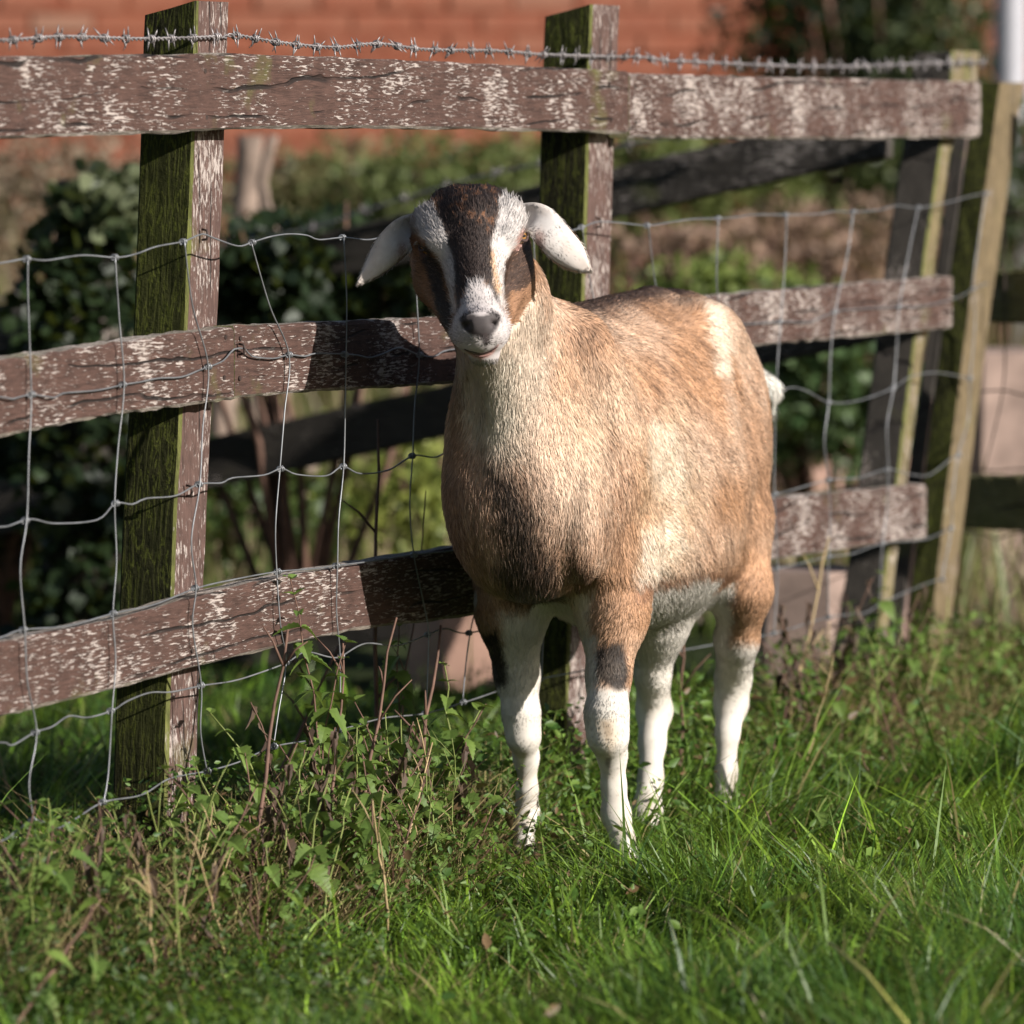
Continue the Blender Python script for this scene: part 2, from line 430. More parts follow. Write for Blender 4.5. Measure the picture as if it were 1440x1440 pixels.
fence = thing('post_and_rail_fence', (-.1, 7.9, 0), 'weathered brown wooden post and rail fence flecked with white lichen, right behind the goat', 'fence')
RM = [RAIL, RAIL_TOPF, RAIL_END]; RTH = .036
board('rail', [(-260, 84, 206), (0, 80, 196), (130, 78, 190), (250, 77, 187), (320, 75, 183), (400, 78, 180), (570, 84, 181), (700, 91, 183), (883, 100, 188)], RTH, FP0, FD, fence, RM, 1)
board('rail', [(885, 103, 193), (1000, 107, 195), (1150, 110, 196), (1379, 115, 193)], RTH, FP0, FD, fence, RM, 2)
board('rail', [(-260, 550, 665), (0, 507, 615), (165, 481, 583), (329, 460, 562)], RTH, FP0, FD, fence, RM, 3)
board('rail', [(331, 458, 561), (425, 455, 552), (560, 449, 545), (640, 446, 539), (850, 428, 515)], RTH, FP0, FD, fence, RM, 4)
board('rail', [(852, 428, 513), (1040, 413, 489), (1093, 408, 484), (1340, 388, 461)], RTH, FP0, FD, fence, RM, 5)
board('rail', [(-260, 975, 1085), (0, 904, 1009), (165, 871, 968), (280, 838, 938), (390, 812, 911), (500, 793, 886), (640, 771, 870), (822, 745, 838)], RTH, FP0, FD, fence, RM, 6)
board('rail', [(824, 745, 838), (1095, 701, 786), (1180, 692, 774), (1303, 681, 757)], RTH, FP0, FD, fence, RM, 7)
PP = FP0 - FN*(RTH+.002); PM = [POSTF, MOSS, EDGE]
post('post', [(2, 278, 323), (200, 272, 317), (450, 263, 307), (700, 248, 293), (1000, 237, 281), (1240, 230, 272)], .080, PP, FD, fence, PM, 11)
post('post', [(7, 833, 872), (190, 827, 865), (400, 822, 858), (950, 799, 834), (1160, 790, 824)], .080, PP, FD, fence, PM, 12)
post('post', [(72, 1341, 1378), (150, 1335, 1370), (190, 1326, 1342), (200, 1325, 1339), (360, 1301, 1316), (480, 1287, 1301), (780, 1249, 1263), (920, 1231, 1246), (1010, 1221, 1236)], .074, PP, FD, fence, [POST3, SHADE_POST, EDGE], 13, backdrop=.004)  # front narrowed to its sunlit strip; side shade painted in as dark timber
nm = MB(); nm.add(*tube([(0, -.0012, 0), (0, .004, 0)], [.0034, .0034], 8)); NAILM = nm.mesh('nail', NAIL)
for u, v in [(317, 474), (315, 531), (337, 532), (338, 476), (288, 100), (290, 165), (857, 118), (860, 168), (893, 122), (894, 172), (838, 452), (840, 496),
             (866, 448), (868, 492), (268, 868), (270, 915), (812, 765), (835, 762), (1345, 135), (1343, 178), (1318, 408), (1316, 445), (1278, 700), (1276, 740)]:
    add('nail', NAILM, fence, frame(FD, onplane(u, v, FP0, FN)))

# corner stake and the shaded fence that runs on from it
c3 = onplane(1375, 500, PP, FN)
D3 = Vector((.80, -.60, 0)); N3 = Vector((D3.y, -D3.x, 0))
stake = thing('fence_stake', (c3.x, c3.y, 0), 'leaning pale tan corner stake where the wire netting ends', 'stake')
SP0 = FP0 + FN*.0
post('shaft', [(116, 1409, 1441), (200, 1397, 1428), (460, 1361, 1391), (720, 1330, 1358), (900, 1309, 1335), (1000, 1298, 1323)], .05, FP0-FN*.01, FD, stake, [STAKE, MOSS, STAKE], 14, backdrop=0)
fence3 = thing('shaded_fence', (c3.x+.2, c3.y-.1, 0), 'dark green shaded fence rails running on from the tan corner stake', 'fence')
P3 = onplane(1385, 500, FP0-FN*.05, FN)
for k, pts in enumerate([[(1376, 382, 452), (1440, 379, 455), (1560, 374, 462)], [(1342, 668, 742), (1440, 668, 747), (1560, 670, 756)]]):
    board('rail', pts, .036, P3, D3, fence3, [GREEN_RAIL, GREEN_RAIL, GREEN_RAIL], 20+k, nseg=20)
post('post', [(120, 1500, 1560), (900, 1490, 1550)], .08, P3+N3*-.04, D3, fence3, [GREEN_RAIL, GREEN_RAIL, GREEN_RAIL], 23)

# second fence further back, sloping, in shade
D2 = Vector((.90, -.436, 0)).normalized(); N2 = Vector((D2.y, -D2.x, 0)); P2 = Vector((0, 10.9, 0))
fence2 = thing('sloping_fence', (0, 10.9, 0), 'dark sloping rail fence in shade behind the front fence, partly hung with ivy', 'fence')
for k, (vl, th) in enumerate(((497, 70), (752, 72), (1024, 74))):
    sl_ = -.222
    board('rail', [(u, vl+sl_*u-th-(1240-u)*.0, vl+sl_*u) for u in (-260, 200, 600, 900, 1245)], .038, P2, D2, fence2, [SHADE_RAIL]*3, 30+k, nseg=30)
PP2 = P2 - N2*.04
post('post', [(150, 1366, 1379), (460, 1326, 1340), (640, 1300, 1314), (960, 1258, 1272)], .030, PP-FN*.16, FD, fence, [PINK_POST, SHADE_POST, SHADE_POST], 34, backdrop=0)  # thin post added behind, shade painted onto its sides as dark timber
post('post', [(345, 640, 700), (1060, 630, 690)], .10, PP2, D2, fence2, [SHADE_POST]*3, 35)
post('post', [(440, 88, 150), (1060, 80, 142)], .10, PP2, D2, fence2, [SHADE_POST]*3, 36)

# ------------------------------------------------------------------ wire netting
def wire_pts(px, off, jit=.002, p0=FP0, n=FN, step=.012):
    rs = random.Random(int(px[0][0]*7+px[0][1]))
    q = [onplane(u, v, p0+n*off, n)+Vector((n.x, n.y, 0))*rs.uniform(-jit, jit) for u, v in px]
    return q
net = thing('wire_netting', (-.1, 7.8, 0), 'galvanised stock netting stapled to the front of the brown rail fence', 'wire netting')
HW = [
 [(-200, 378), (-60, 375), (0, 370), (35, 364), (65, 366), (115, 359), (162, 362), (190, 357), (220, 347), (258, 340), (270, 335), (284, 329), (300, 335), (335, 346), (355, 341), (380, 333), (405, 329), (432, 331), (450, 337), (482, 334), (520, 337), (555, 330), (590, 333), (660, 328), (720, 325), (755, 322), (775, 327), (800, 325), (820, 319), (842, 312), (870, 313), (910, 317), (945, 312), (975, 308), (1010, 307), (1040, 305), (1060, 302), (1105, 302), (1150, 301), (1172, 297), (1200, 298), (1235, 295), (1262, 289), (1292, 292), (1330, 285), (1365, 276), (1395, 270)],
 [(-200, 575), (-60, 565), (0, 558), (15, 561), (45, 555), (75, 559), (90, 553), (135, 549), (172, 541), (200, 537), (222, 532), (255, 530), (278, 521), (295, 515), (315, 507), (330, 491), (343, 491), (355, 501), (385, 504), (407, 499), (430, 501), (445, 497), (485, 498), (505, 500), (522, 503), (540, 497), (562, 489), (590, 499), (612, 501), (630, 492), (700, 487), (760, 480), (838, 462), (930, 462), (1010, 458), (1065, 455), (1098, 452), (1140, 452), (1175, 438), (1215, 434), (1263, 431), (1300, 430), (1345, 419), (1372, 404), (1388, 398)],
 [(-200, 765), (-60, 752), (0, 741), (12, 740), (42, 730), (75, 736), (138, 731), (163, 708), (185, 709), (205, 701), (245, 697), (280, 681), (310, 679), (325, 672), (370, 668), (394, 659), (415, 667), (458, 669), (483, 656), (508, 666), (545, 661), (580, 641), (610, 643), (640, 633), (720, 625), (838, 600), (930, 580), (1010, 570), (1080, 556), (1112, 545), (1135, 550), (1166, 566), (1208, 563), (1256, 546), (1280, 530), (1310, 524), (1340, 527), (1362, 532)],
 [(-200, 945), (-60, 912), (0, 897), (30, 886), (95, 880), (160, 863), (215, 850), (275, 827), (330, 815), (390, 804), (440, 800), (476, 795), (530, 788), (583, 780), (640, 774), (740, 760), (838, 733), (930, 722), (1010, 708), (1095, 694), (1165, 675), (1205, 672), (1247, 660), (1275, 666), (1306, 668), (1335, 646), (1352, 638)],
 [(-200, 1095), (-60, 1062), (0, 1044), (18, 1048), (50, 1030), (72, 1022), (96, 1007), (125, 1009), (158, 999), (178, 986), (210, 974), (240, 973), (283, 964), (325, 958), (358, 948), (403, 932), (430, 917), (462, 924), (480, 923), (515, 905), (560, 908), (600, 893), (625, 884), (660, 890), (740, 870), (838, 850), (930, 830), (1010, 812), (1090, 800), (1165, 783), (1200, 778), (1242, 764), (1300, 758), (1340, 742)],
 [(-200, 1220), (-60, 1195), (0, 1183), (20, 1172), (45, 1154), (62, 1156), (82, 1165), (110, 1150), (145, 1128), (200, 1118), (240, 1095), (290, 1085), (335, 1072), (385, 1050), (440, 1040), (480, 1026), (540, 1010), (600, 1003), (660, 985), (740, 960), (838, 940), (930, 920), (1010, 905), (1090, 890), (1165, 868), (1215, 862), (1240, 848), (1300, 822), (1325, 815)]]
VW = [[(38, 365), (40, 420), (45, 556), (40, 640), (36, 730), (28, 800), (33, 887), (37, 960), (50, 1030), (40, 1100), (46, 1155), (60, 1240)],
 [(162, 361), (167, 450), (173, 541), (167, 630), (163, 709), (165, 790), (160, 863), (162, 930), (156, 1000), (152, 1090), (145, 1130)],
 [(258, 340), (272, 430), (293, 516), (287, 600), (280, 682), (270, 760), (275, 826), (272, 880), (283, 964), (284, 1030), (292, 1086)],
 [(355, 342), (378, 430), (407, 500), (401, 580), (395, 660), (389, 740), (391, 805), (393, 880), (404, 932), (393, 1000), (386, 1050)],
 [(482, 335), (486, 420), (485, 498), (484, 570), (483, 656), (475, 730), (473, 795), (474, 860), (480, 924), (478, 1026)],
 [(587, 333), (585, 400), (591, 499), (584, 570), (580, 641), (578, 710), (583, 781), (597, 850), (602, 894), (598, 1003)],
 [(672, 328), (690, 487), (684, 628), (690, 767), (660, 890), (652, 985)],
 [(750, 322), (755, 400), (770, 478), (760, 617), (770, 755), (765, 865), (760, 955)],
 [(818, 319), (826, 370), (838, 462), (838, 600), (838, 733), (838, 850), (838, 940)],
 [(910, 316), (921, 390), (932, 462), (928, 582), (930, 722), (930, 830), (928, 920)],
 [(1010, 307), (1009, 390), (1012, 457), (1010, 570), (1008, 708), (1010, 812), (1010, 905)],
 [(1105, 302), (1103, 380), (1097, 453), (1090, 556), (1090, 694), (1092, 800), (1088, 890)],
 [(1200, 298), (1190, 360), (1175, 438), (1169, 500), (1166, 566), (1160, 620), (1165, 675), (1168, 730), (1166, 783), (1165, 868)],
 [(1292, 291), (1278, 350), (1265, 431), (1262, 490), (1256, 546), (1247, 600), (1248, 660), (1247, 720), (1242, 764), (1238, 848)],
 [(1386, 272), (1373, 350), (1368, 405), (1372, 450), (1364, 532), (1362, 590), (1348, 640), (1338, 700), (1338, 742), (1325, 815)]]
for px in HW:
    q = spline(wire_pts(px, .006), .010); mb = MB(); mb.add(*tube(q, .00115, 6))
    add('horizontal_wire', mb.mesh('horizontal_wire', WIRE, True), net)
for px in VW:
    q = spline(wire_pts(px, .009), .012); mb = MB(); mb.add(*tube(q, .00115, 6))
    add('vertical_wire', mb.mesh('vertical_wire', WIRE, True), net)
kn = MB()
hel = [(.0034*math.cos(a), .0034*math.sin(a)+.0, .006-.012*a/(2*math.pi*2.5)) for a in np.linspace(0, 2*math.pi*2.5, 26)]
kn.add(*tube([(z, y, x) for x, y, z in hel], .0012, 5)); KM = kn.mesh('knot', WIRE, True)
def vat(px, u):   # y of a horizontal wire at u
    return float(np.interp(u, [p[0] for p in px], [p[1] for p in px]))
for vp in VW:
    for hp in HW:
        best = min(vp, key=lambda p: abs(p[1]-vat(hp, p[0])))
        p = onplane(best[0], vat(hp, best[0]), FP0+FN*.007, FN)
        add('knot', KM, net, frame(FD, p))
for u, v in [(284, 330), (336, 491), (838, 313), (843, 462), (262, 690), (1345, 420), (1375, 274)]:
    st = MB(); st.add(*tube([(0, .0, .007), (0, -.007, .006), (0, -.009, 0), (0, -.007, -.006), (0, .0, -.007)], .0017, 5))
    off = RTH if (v < 400 or v > 600) and u < 1300 else 0
    add('staple', st.mesh('staple', NAIL, True), net, frame(FD, onplane(u, v, FP0-FN*(off-.002), FN)))
net3 = thing('side_netting', (c3.x+.3, c3.y-.2, 0), 'thin dark netting on the shaded fence beyond the tan corner stake', 'wire netting')
for px in [[(1392, 300), (1440, 302), (1540, 306)], [(1374, 551), (1415, 549), (1440, 556), (1540, 560)], [(1350, 658), (1400, 662), (1440, 659), (1540, 664)], [(1344, 748), (1380, 750), (1400, 758), (1440, 748), (1540, 752)]]:
    q = spline(wire_pts(px, .006, p0=P3, n=N3), .02); mb = MB(); mb.add(*tube(q, .0016, 5)); add('horizontal_wire', mb.mesh('horizontal_wire', NAIL, True), net3)
for px in [[(1412, 300), (1413, 460), (1410, 550), (1385, 660)], [(1490, 302), (1490, 550), (1488, 750)]]:
    q = spline(wire_pts(px, .006, p0=P3, n=N3), .02); mb = MB(); mb.add(*tube(q, .0015, 5)); add('vertical_wire', mb.mesh('vertical_wire', NAIL, True), net3)

def barbed(name, px, p0, n, label, spacing, r=.00125, mt=BARB):
    root = thing(name, onplane(px[len(px)//2][0], px[len(px)//2][1], p0, n)*1.0, label, 'barbed wire')
    c = spline([onplane(u, v, p0, n) for u, v in px], .006)
    d = [0]
    for i in range(1, len(c)): d.append(d[-1]+(c[i]-c[i-1]).length)
    up = Vector((0, 0, 1))
    for s in (0, 1):
        q = [c[i]+(up*math.cos(d[i]/.024*2*math.pi+s*math.pi)+n*math.sin(d[i]/.024*2*math.pi+s*math.pi))*.0022 for i in range(len(c))]
        mb = MB(); mb.add(*tube(q, r, 5)); add('strand', mb.mesh('strand', mt, True), root)
    rs = random.Random(5); x = .01
    variants = []
    for k in range(6):
        mb = MB(); hl = []
        for t in np.linspace(0, 1, 22):
            a = t*2*math.pi*2.2+k; hl.append(((t-.5)*.012, .0046*math.cos(a), .0046*math.sin(a)))
        mb.add(*tube(hl, .0012, 5))
        for e_, sg in ((hl[0], 1), (hl[-1], -1)):
            for w_ in (1, -1):
                ang = rs.uniform(-.5, .5)+(0 if w_ > 0 else math.pi); ln = rs.uniform(.012, .017)
                tip = Vector((e_[0]+sg*w_*rs.uniform(-.008, .008), math.sin(ang)*ln*.7, math.cos(ang)*ln))
                mb.add(*tube([Vector((e_[0], 0, 0)), Vector((e_[0], 0, 0)).lerp(tip, .6), tip], [.0012, .0011, .0003], 5))
        variants.append(mb.mesh('barb', mt, True))
    while x < d[-1]:
        i = min(range(len(d)), key=lambda k: abs(d[k]-x)); t = (c[min(i+1, len(c)-1)]-c[max(i-1, 0)]).normalized()
        y = up.cross(t).normalized(); z = t.cross(y)
        M = Matrix(((t.x, y.x, z.x, c[i].x), (t.y, y.y, z.y, c[i].y), (t.z, y.z, z.z, c[i].z), (0, 0, 0, 1)))
        M = M @ Matrix.Rotation(rs.uniform(-.6, .6)+(math.pi if rs.random() < .5 else 0), 4, 'X')
        add('barb', rs.choice(variants), root, M); x += spacing*rs.uniform(.85, 1.15)
    return root
barbed('barbed_wire', [(-200, 60), (0, 57), (90, 52), (200, 55), (310, 52), (330, 50), (400, 61), (470, 67), (530, 62), (600, 70), (700, 72), (760, 77), (850, 80), (900, 81), (950, 86), (1100, 93), (1200, 94), (1300, 90), (1385, 88)],
       PP+FN*.006, FN, 'rusty barbed wire strung along the top of the brown rail fence', .062)
barbed('far_barbed_wire', [(-200, 470), (0, 420), (200, 372), (440, 320), (500, 300), (660, 252), (760, 230), (900, 200), (1100, 172)], P2+N2*.03, N2,
       'dark barbed wire sagging above the shaded sloping fence', .10, .0018)

# ------------------------------------------------------------------ the goat: one body grown from an implicit surface
SPC = .0042
GO = np.array([-.30, 7.36, -.03]); GD = np.array([.84, 1.48, 1.06])
NX, NY, NZ = (GD/SPC).astype(int)+1
FIELD = np.full((NX, NY, NZ), 1.0, dtype=np.float32)
def _box(lo, hi):
    a = np.maximum(np.floor((lo-GO)/SPC).astype(int), 0); b = np.minimum(np.ceil((hi-GO)/SPC).astype(int)+1, [NX, NY, NZ])
    if np.any(b <= a): return None
    xs = (GO[0]+SPC*np.arange(a[0], b[0]))[:, None, None]; ys = (GO[1]+SPC*np.arange(a[1], b[1]))[None, :, None]; zs = (GO[2]+SPC*np.arange(a[2], b[2]))[None, None, :]
    return (slice(a[0], b[0]), slice(a[1], b[1]), slice(a[2], b[2])), xs.astype(np.float32), ys.astype(np.float32), zs.astype(np.float32)
def _merge(sl, d, k):
    f = FIELD[sl]; h = np.clip(.5+.5*(f-d)/k, 0, 1)
    FIELD[sl] = f*(1-h)+d*h - k*h*(1-h)
PR = []; GRP = [0]
def cone(a, b, ra, rb, k=.02):
    PR.append((GRP[0], 'c', np.array(a, float), np.array(b, float), ra, rb))
    a, b = np.array(a, float), np.array(b, float); m = max(ra, rb)+k+.02
    r = _box(np.minimum(a, b)-m, np.maximum(a, b)+m)
    sl, x, y, z = r; ba = b-a; L2 = ba.dot(ba)
    t = np.clip(((x-a[0])*ba[0]+(y-a[1])*ba[1]+(z-a[2])*ba[2])/L2, 0, 1)
    d = np.sqrt((x-a[0]-t*ba[0])**2+(y-a[1]-t*ba[1])**2+(z-a[2]-t*ba[2])**2)-(ra+(rb-ra)*t)
    _merge(sl, d.astype(np.float32), k)
def ell(c, r, k=.03, ax=None, carve=False):
    c = np.array(c, float); r = np.array(r, float); ax = np.eye(3) if ax is None else ax   # rows = axes
    if not carve: PR.append((GRP[0], 'e', c, ax, r, 0))
    m = max(r)+k+.02; bx = _box(c-m, c+m); sl, x, y, z = bx
    x, y, z = x-c[0], y-c[1], z-c[2]
    q = [ax[i][0]*x+ax[i][1]*y+ax[i][2]*z for i in range(3)]
    k0 = np.sqrt(sum((q[i]/r[i])**2 for i in range(3))); k1 = np.sqrt(sum((q[i]/r[i]**2)**2 for i in range(3)))+1e-6
    d = (k0*(k0-1)/k1).astype(np.float32)
    if carve:
        f = FIELD[sl]; nd = -d; h = np.clip(.5-.5*(f-nd)/k, 0, 1); FIELD[sl] = f*(1-h)+nd*h + k*h*(1-h)
    else: _merge(sl, d, k)
AL = R(20); BA = np.array([math.sin(AL), math.cos(AL), 0]); BL = np.array([math.cos(AL), -math.sin(AL), 0]); BZ = np.array([0, 0, 1.])
BO = np.array([-.009, 7.76, 0])
AXB = np.array([BA, BL, BZ])
def B(t, l, z): return BO+BA*t+BL*l+BZ*z
ell(B(.19, 0.006, .572), (.21, .106, .190), .05, AXB)
ell(B(.38, .006, .548), (.26, .148, .216), .05, AXB)
ell(B(.55, .012, .555), (.26, .160, .215), .05, AXB)
ell(B(.72, 0, .622), (.17, .122, .170), .05, AXB)
cone(B(.17, 0, .745), B(.62, 0, .765), .026, .028, .05)
for s in (-1, 1):
    ell(B(.16, s*.078+.006, .545), (.078, .050, .150), .026, AXB)
    ell(B(.72, s*.072, .53), (.125, .065, .19), .05, AXB)
    ell(B(.62, s*.085, .73), (.05, .03, .035), .05, AXB)
    cone(B(.13, s*.06, .73), B(.16, s*.09, .55), .045, .05, .05)
ell(B(.075, 0.004, .525), (.10, .086, .125), .05, AXB)
ell(B(.05, -.040, .54), (.08, .056, .12), .05, AXB)
ell(B(.085, .0, .445), (.06, .055, .050), .05, AXB)
ell(B(.08, .088, .50), (.05, .030, .085), .03, AXB)
ell(B(.62, 0, .375), (.12, .06, .05), .04, AXB)          # udder line
ell(B(.48, .025, .43), (.24, .130, .116), .05, AXB)
GRP[0] = 5
def pp(u, v, Y): return np.array(P(u, v, Y))
ell(B(.65, .078, .730), (.07, .03, .03), .05, AXB)
ell(B(.27, .165, .47), (.035, .028, .10), .035, AXB, True)
ell(B(.60, .195, .63), (.075, .032, .075), .04, AXB, True)
cone(pp(738, 620, 7.85), pp(698, 430, 7.76), .080, .054, .045)
cone(pp(700, 412, 7.79), pp(778, 545, 7.95), .046, .078, .05)
cone(pp(706, 590, 7.79), pp(688, 480, 7.71), .055, .034, .05)
cone(pp(698, 420, 7.76), pp(668, 345, 7.72), .062, .058, .04)
GRP[0] = 1
ell(pp(659, 328, 7.715), (.063, .075, .057), .03)
cone(pp(664, 325, 7.665), pp(674, 445, 7.565), .052, .030, .03)
ell(pp(640, 287, 7.70), (.030, .03, .022), .02)
ell(pp(684, 286, 7.70), (.030, .03, .021), .02)
cone(pp(602, 314, 7.67), pp(613, 342, 7.63), .023, .016, .022)
cone(pp(715, 308, 7.67), pp(714, 332, 7.63), .024, .016, .022)
cone(pp(618, 388, 7.70), pp(656, 468, 7.63), .032, .022, .03)
cone(pp(712, 382, 7.70), pp(697, 462, 7.63), .029, .020, .03)
cone(pp(606, 345, 7.72), pp(619, 402, 7.71), .029, .030, .02)
cone(pp(714, 348, 7.72), pp(711, 395, 7.71), .027, .027, .02)
ell(pp(676, 463, 7.555), (.0315, .036, .034), .02)
ell(pp(657, 472, 7.56), (.018, .026, .020), .015)
ell(pp(695, 470, 7.56), (.017, .026, .020), .015)
ell(pp(681, 498, 7.572), (.0215, .026, .0165), .007)
ell(pp(675, 452, 7.527), (.024, .013, .015), .012)
ell(pp(655, 459, 7.518), (.0078, .013, .0040), .004, np.array([[.86, 0, .5], [0, 1, 0], [-.5, 0, .86]]), True)
ell(pp(695, 456, 7.518), (.0078, .013, .0040), .004, np.array([[.86, 0, -.5], [0, 1, 0], [.5, 0, .86]]), True)
ell(pp(676, 472, 7.518), (.0014, .008, .010), .003, None, True)
EYES = []
for (u, v, Y, sx, ys) in ((640, 347, 7.70, -1, -.50), (684, 333, 7.70, 1, -.58)):
    od = np.array([sx*.80, ys, .03]); od /= np.linalg.norm(od); c_ = pp(u, v, Y)
    for _ in range(400):
        i_ = ((c_-GO)/SPC).astype(int)
        if FIELD[i_[0], i_[1], i_[2]] > 0: break
        c_ = c_+od*.0005
    c_ = c_-od*.0045; EYES.append((c_, od, sx)); ell(c_, (.0125, .0125, .0095), .003, None, True)
ell(pp(806, 560, 7.72), (.020, .030, .085), .04, None, True)
ell(pp(655, 600, 7.72), (.012, .02, .06), .03, None, True)
# legs: joints (u, v, Y, radius)
LEGS = [[(866, 770, 7.93, .066), (862, 860, 7.90, .046), (856, 950, 7.87, .0290), (853, 1005, 7.842, .0285), (855, 1035, 7.838, .0265), (861, 1062, 7.86, .0190), (863, 1105, 7.87, .0158), (866, 1145, 7.866, .0190), (875, 1178, 7.852, .0150), (882, 1208, 7.835, .0175)],
        [(722, 770, 8.00, .062), (719, 860, 8.01, .045), (727, 950, 8.03, .0300), (733, 1005, 8.025, .0250), (736, 1035, 8.025, .0225), (740, 1065, 8.055, .0165), (741, 1110, 8.07, .0140), (741, 1140, 8.08, .0155), (738, 1165, 8.06, .014), (736, 1190, 8.05, .015)],
        [(935, 800, 8.34, .070), (925, 880, 8.28, .038), (918, 950, 8.31, .0245), (920, 1000, 8.35, .0250), (917, 1045, 8.32, .0185), (915, 1095, 8.29, .0170), (910, 1138, 8.26, .0205), (907, 1165, 8.24, .018)],
        [(1028, 740, 8.36, .060), (1046, 830, 8.34, .037), (1036, 900, 8.38, .031), (1031, 955, 8.45, .0255), (1028, 990, 8.46, .0240), (1023, 1030, 8.44, .0165), (1021, 1085, 8.42, .0150), (1022, 1130, 8.40, .0190), (1024, 1155, 8.38, .017)]]
LP = []
for li, L in enumerate(LEGS):
    GRP[0] = 3 if li < 2 else 4
    q = [(pp(u, v, Y), r_) for u, v, Y, r_ in L]; LP.append(q)
    for sj, ((a, ra), (b, rb)) in enumerate(zip(q[:-1], q[1:])): cone(a, b, ra, rb, .045 if sj == 0 else (.028 if sj == 1 else .014))
GRP[0] = 6
cone(B(.86, .02, .70), pp(1078, 545, 8.62), .022, .016, .03)
cone(pp(1078, 545, 8.62), pp(1082, 574, 8.63), .016, .008, .01)

def surface_nets(Fd):
    ins = Fd < 0
    c = [ins[i:NX-1+i, j:NY-1+j, k:NZ-1+k] for i in (0, 1) for j in (0, 1) for k in (0, 1)]
    s = sum(x.astype(np.int8) for x in c); act = (s > 0) & (s < 8)
    idx = np.full(act.shape, -1, dtype=np.int32); I, J, K = np.nonzero(act); idx[I, J, K] = np.arange(len(I))
    acc = np.zeros((len(I), 3)); cnt = np.zeros(len(I))
    for ax in range(3):
        for a in (0, 1):
            for b in (0, 1):
                o = [0, 0, 0]; o2 = [d for d in range(3) if d != ax]; o[o2[0]] = a; o[o2[1]] = b
                e = list(o); e[ax] = 1
                f0 = Fd[I+o[0], J+o[1], K+o[2]]; f1 = Fd[I+e[0], J+e[1], K+e[2]]
                m = (f0 < 0) != (f1 < 0); t = np.where(m, f0/(f0-f1+1e-12), 0)
                p = np.zeros((len(I), 3)); p[:, ax] = t; p[:, o2[0]] = a; p[:, o2[1]] = b
                acc += p*m[:, None]; cnt += m
    V = GO + SPC*(np.stack([I, J, K], 1)+acc/cnt[:, None])
    Fs = []
    for ax in range(3):
        o2 = [(ax+1) % 3, (ax+2) % 3]
        sh = [NX, NY, NZ]; sA = [slice(0, n) for n in sh]; sB = [slice(0, n) for n in sh]
        sA[ax] = slice(0, sh[ax]-1); sB[ax] = slice(1, sh[ax])
        ch = ins[tuple(sA)] != ins[tuple(sB)]; Q = np.stack(np.nonzero(ch), 1)
        ok = (Q[:, o2[0]] > 0) & (Q[:, o2[1]] > 0) & (Q[:, o2[0]] < sh[o2[0]]-1) & (Q[:, o2[1]] < sh[o2[1]]-1); Q = Q[ok]
        def g(da, db):
            q = Q.copy(); q[:, o2[0]] -= da; q[:, o2[1]] -= db; return idx[q[:, 0], q[:, 1], q[:, 2]]
        f = np.stack([g(1, 1), g(0, 1), g(0, 0), g(1, 0)], 1)
        flip = ~ins[Q[:, 0], Q[:, 1], Q[:, 2]]; f[flip] = f[flip][:, ::-1]; Fs.append(f)
    return V, np.concatenate(Fs)
BV, BF = surface_nets(FIELD)
# light laplacian smoothing
def smooth_mesh(V, Fc, it, lam=.5):
    e = np.concatenate([Fc[:, [0, 1]], Fc[:, [1, 2]], Fc[:, [2, 3]], Fc[:, [3, 0]]])
    for _ in range(it):
        a = np.zeros_like(V); n = np.zeros(len(V))
        for c_ in (0, 1):
            for d_ in range(3): a[:, d_] += np.bincount(e[:, c_], V[e[:, 1-c_], d_], len(V))
            n += np.bincount(e[:, c_], minlength=len(V))
        V = V+lam*(a/n[:, None]-V)
    return V
BV = smooth_mesh(BV, BF, 2)

# ears: cupped leaf-shaped shells lofted along a centre line, joined to the same mesh
def ear(cl, flip):
    """cl: (u, v, Y, half width in m, cup, roll)"""
    n = 34; cs = 9; V = []; pts = [pp(c[0], c[1], c[2]) for c in cl]
    par = np.linspace(0, len(cl)-1, n)
    def ip(vals): 
        vals = np.array(vals, float)
        out = []
        for t in par:
            i = min(int(t), len(vals)-2); f = t-i; p0, p1, p2, p3 = vals[max(i-1, 0)], vals[i], vals[i+1], vals[min(i+2, len(vals)-1)]
            out.append(.5*((2*p1)+(p2-p0)*f+(2*p0-5*p1+4*p2-p3)*f*f+(3*p1-p0-3*p2+p3)*f**3))
        return np.array(out)
    C = ip(pts); W = np.maximum(ip([c[3] for c in cl]), .0015); K = ip([c[4] for c in cl]); Rr = ip([c[5] for c in cl])
    for i in range(n):
        t = C[min(i+1, n-1)]-C[max(i-1, 0)]; t /= np.linalg.norm(t)
        fwd = np.array([0, -1., 0]); side = np.cross(t, fwd); side /= np.linalg.norm(side); nn = np.cross(side, t); nn /= np.linalg.norm(nn)
        ca, sa = math.cos(Rr[i]), math.sin(Rr[i]); side, nn = side*ca+nn*sa, nn*ca-side*sa
        th = .0022 if i < n-3 else .0013
        up_, dn = [], []
        for j in range(cs):
            a = -1+2*j/(cs-1)
            h = K[i]*W[i]*(a*a-.35); e = th*(1-a**6)**.5 if abs(a) < 1 else 0
            base = C[i]+side*a*W[i]+nn*h
            up_.append(base+nn*(e+.0003)); dn.append(base-nn*(e+.0003))
        V += up_+dn[::-1]
    k = 2*cs; Fc = []
    for i in range(n-1):
        for j in range(k): Fc.append((i*k+j, i*k+(j+1) % k, (i+1)*k+(j+1) % k, (i+1)*k+j))
    for i in (0, n-1):
        for j in range(cs-1): Fc.append((i*k+j, i*k+j+1, i*k+k-2-j, i*k+k-1-j) if i else (i*k+j, i*k+k-1-j, i*k+k-2-j, i*k+j+1))
    Fc = np.array(Fc)
    if flip: Fc = Fc[:, ::-1]
    return np.array(V), Fc, C
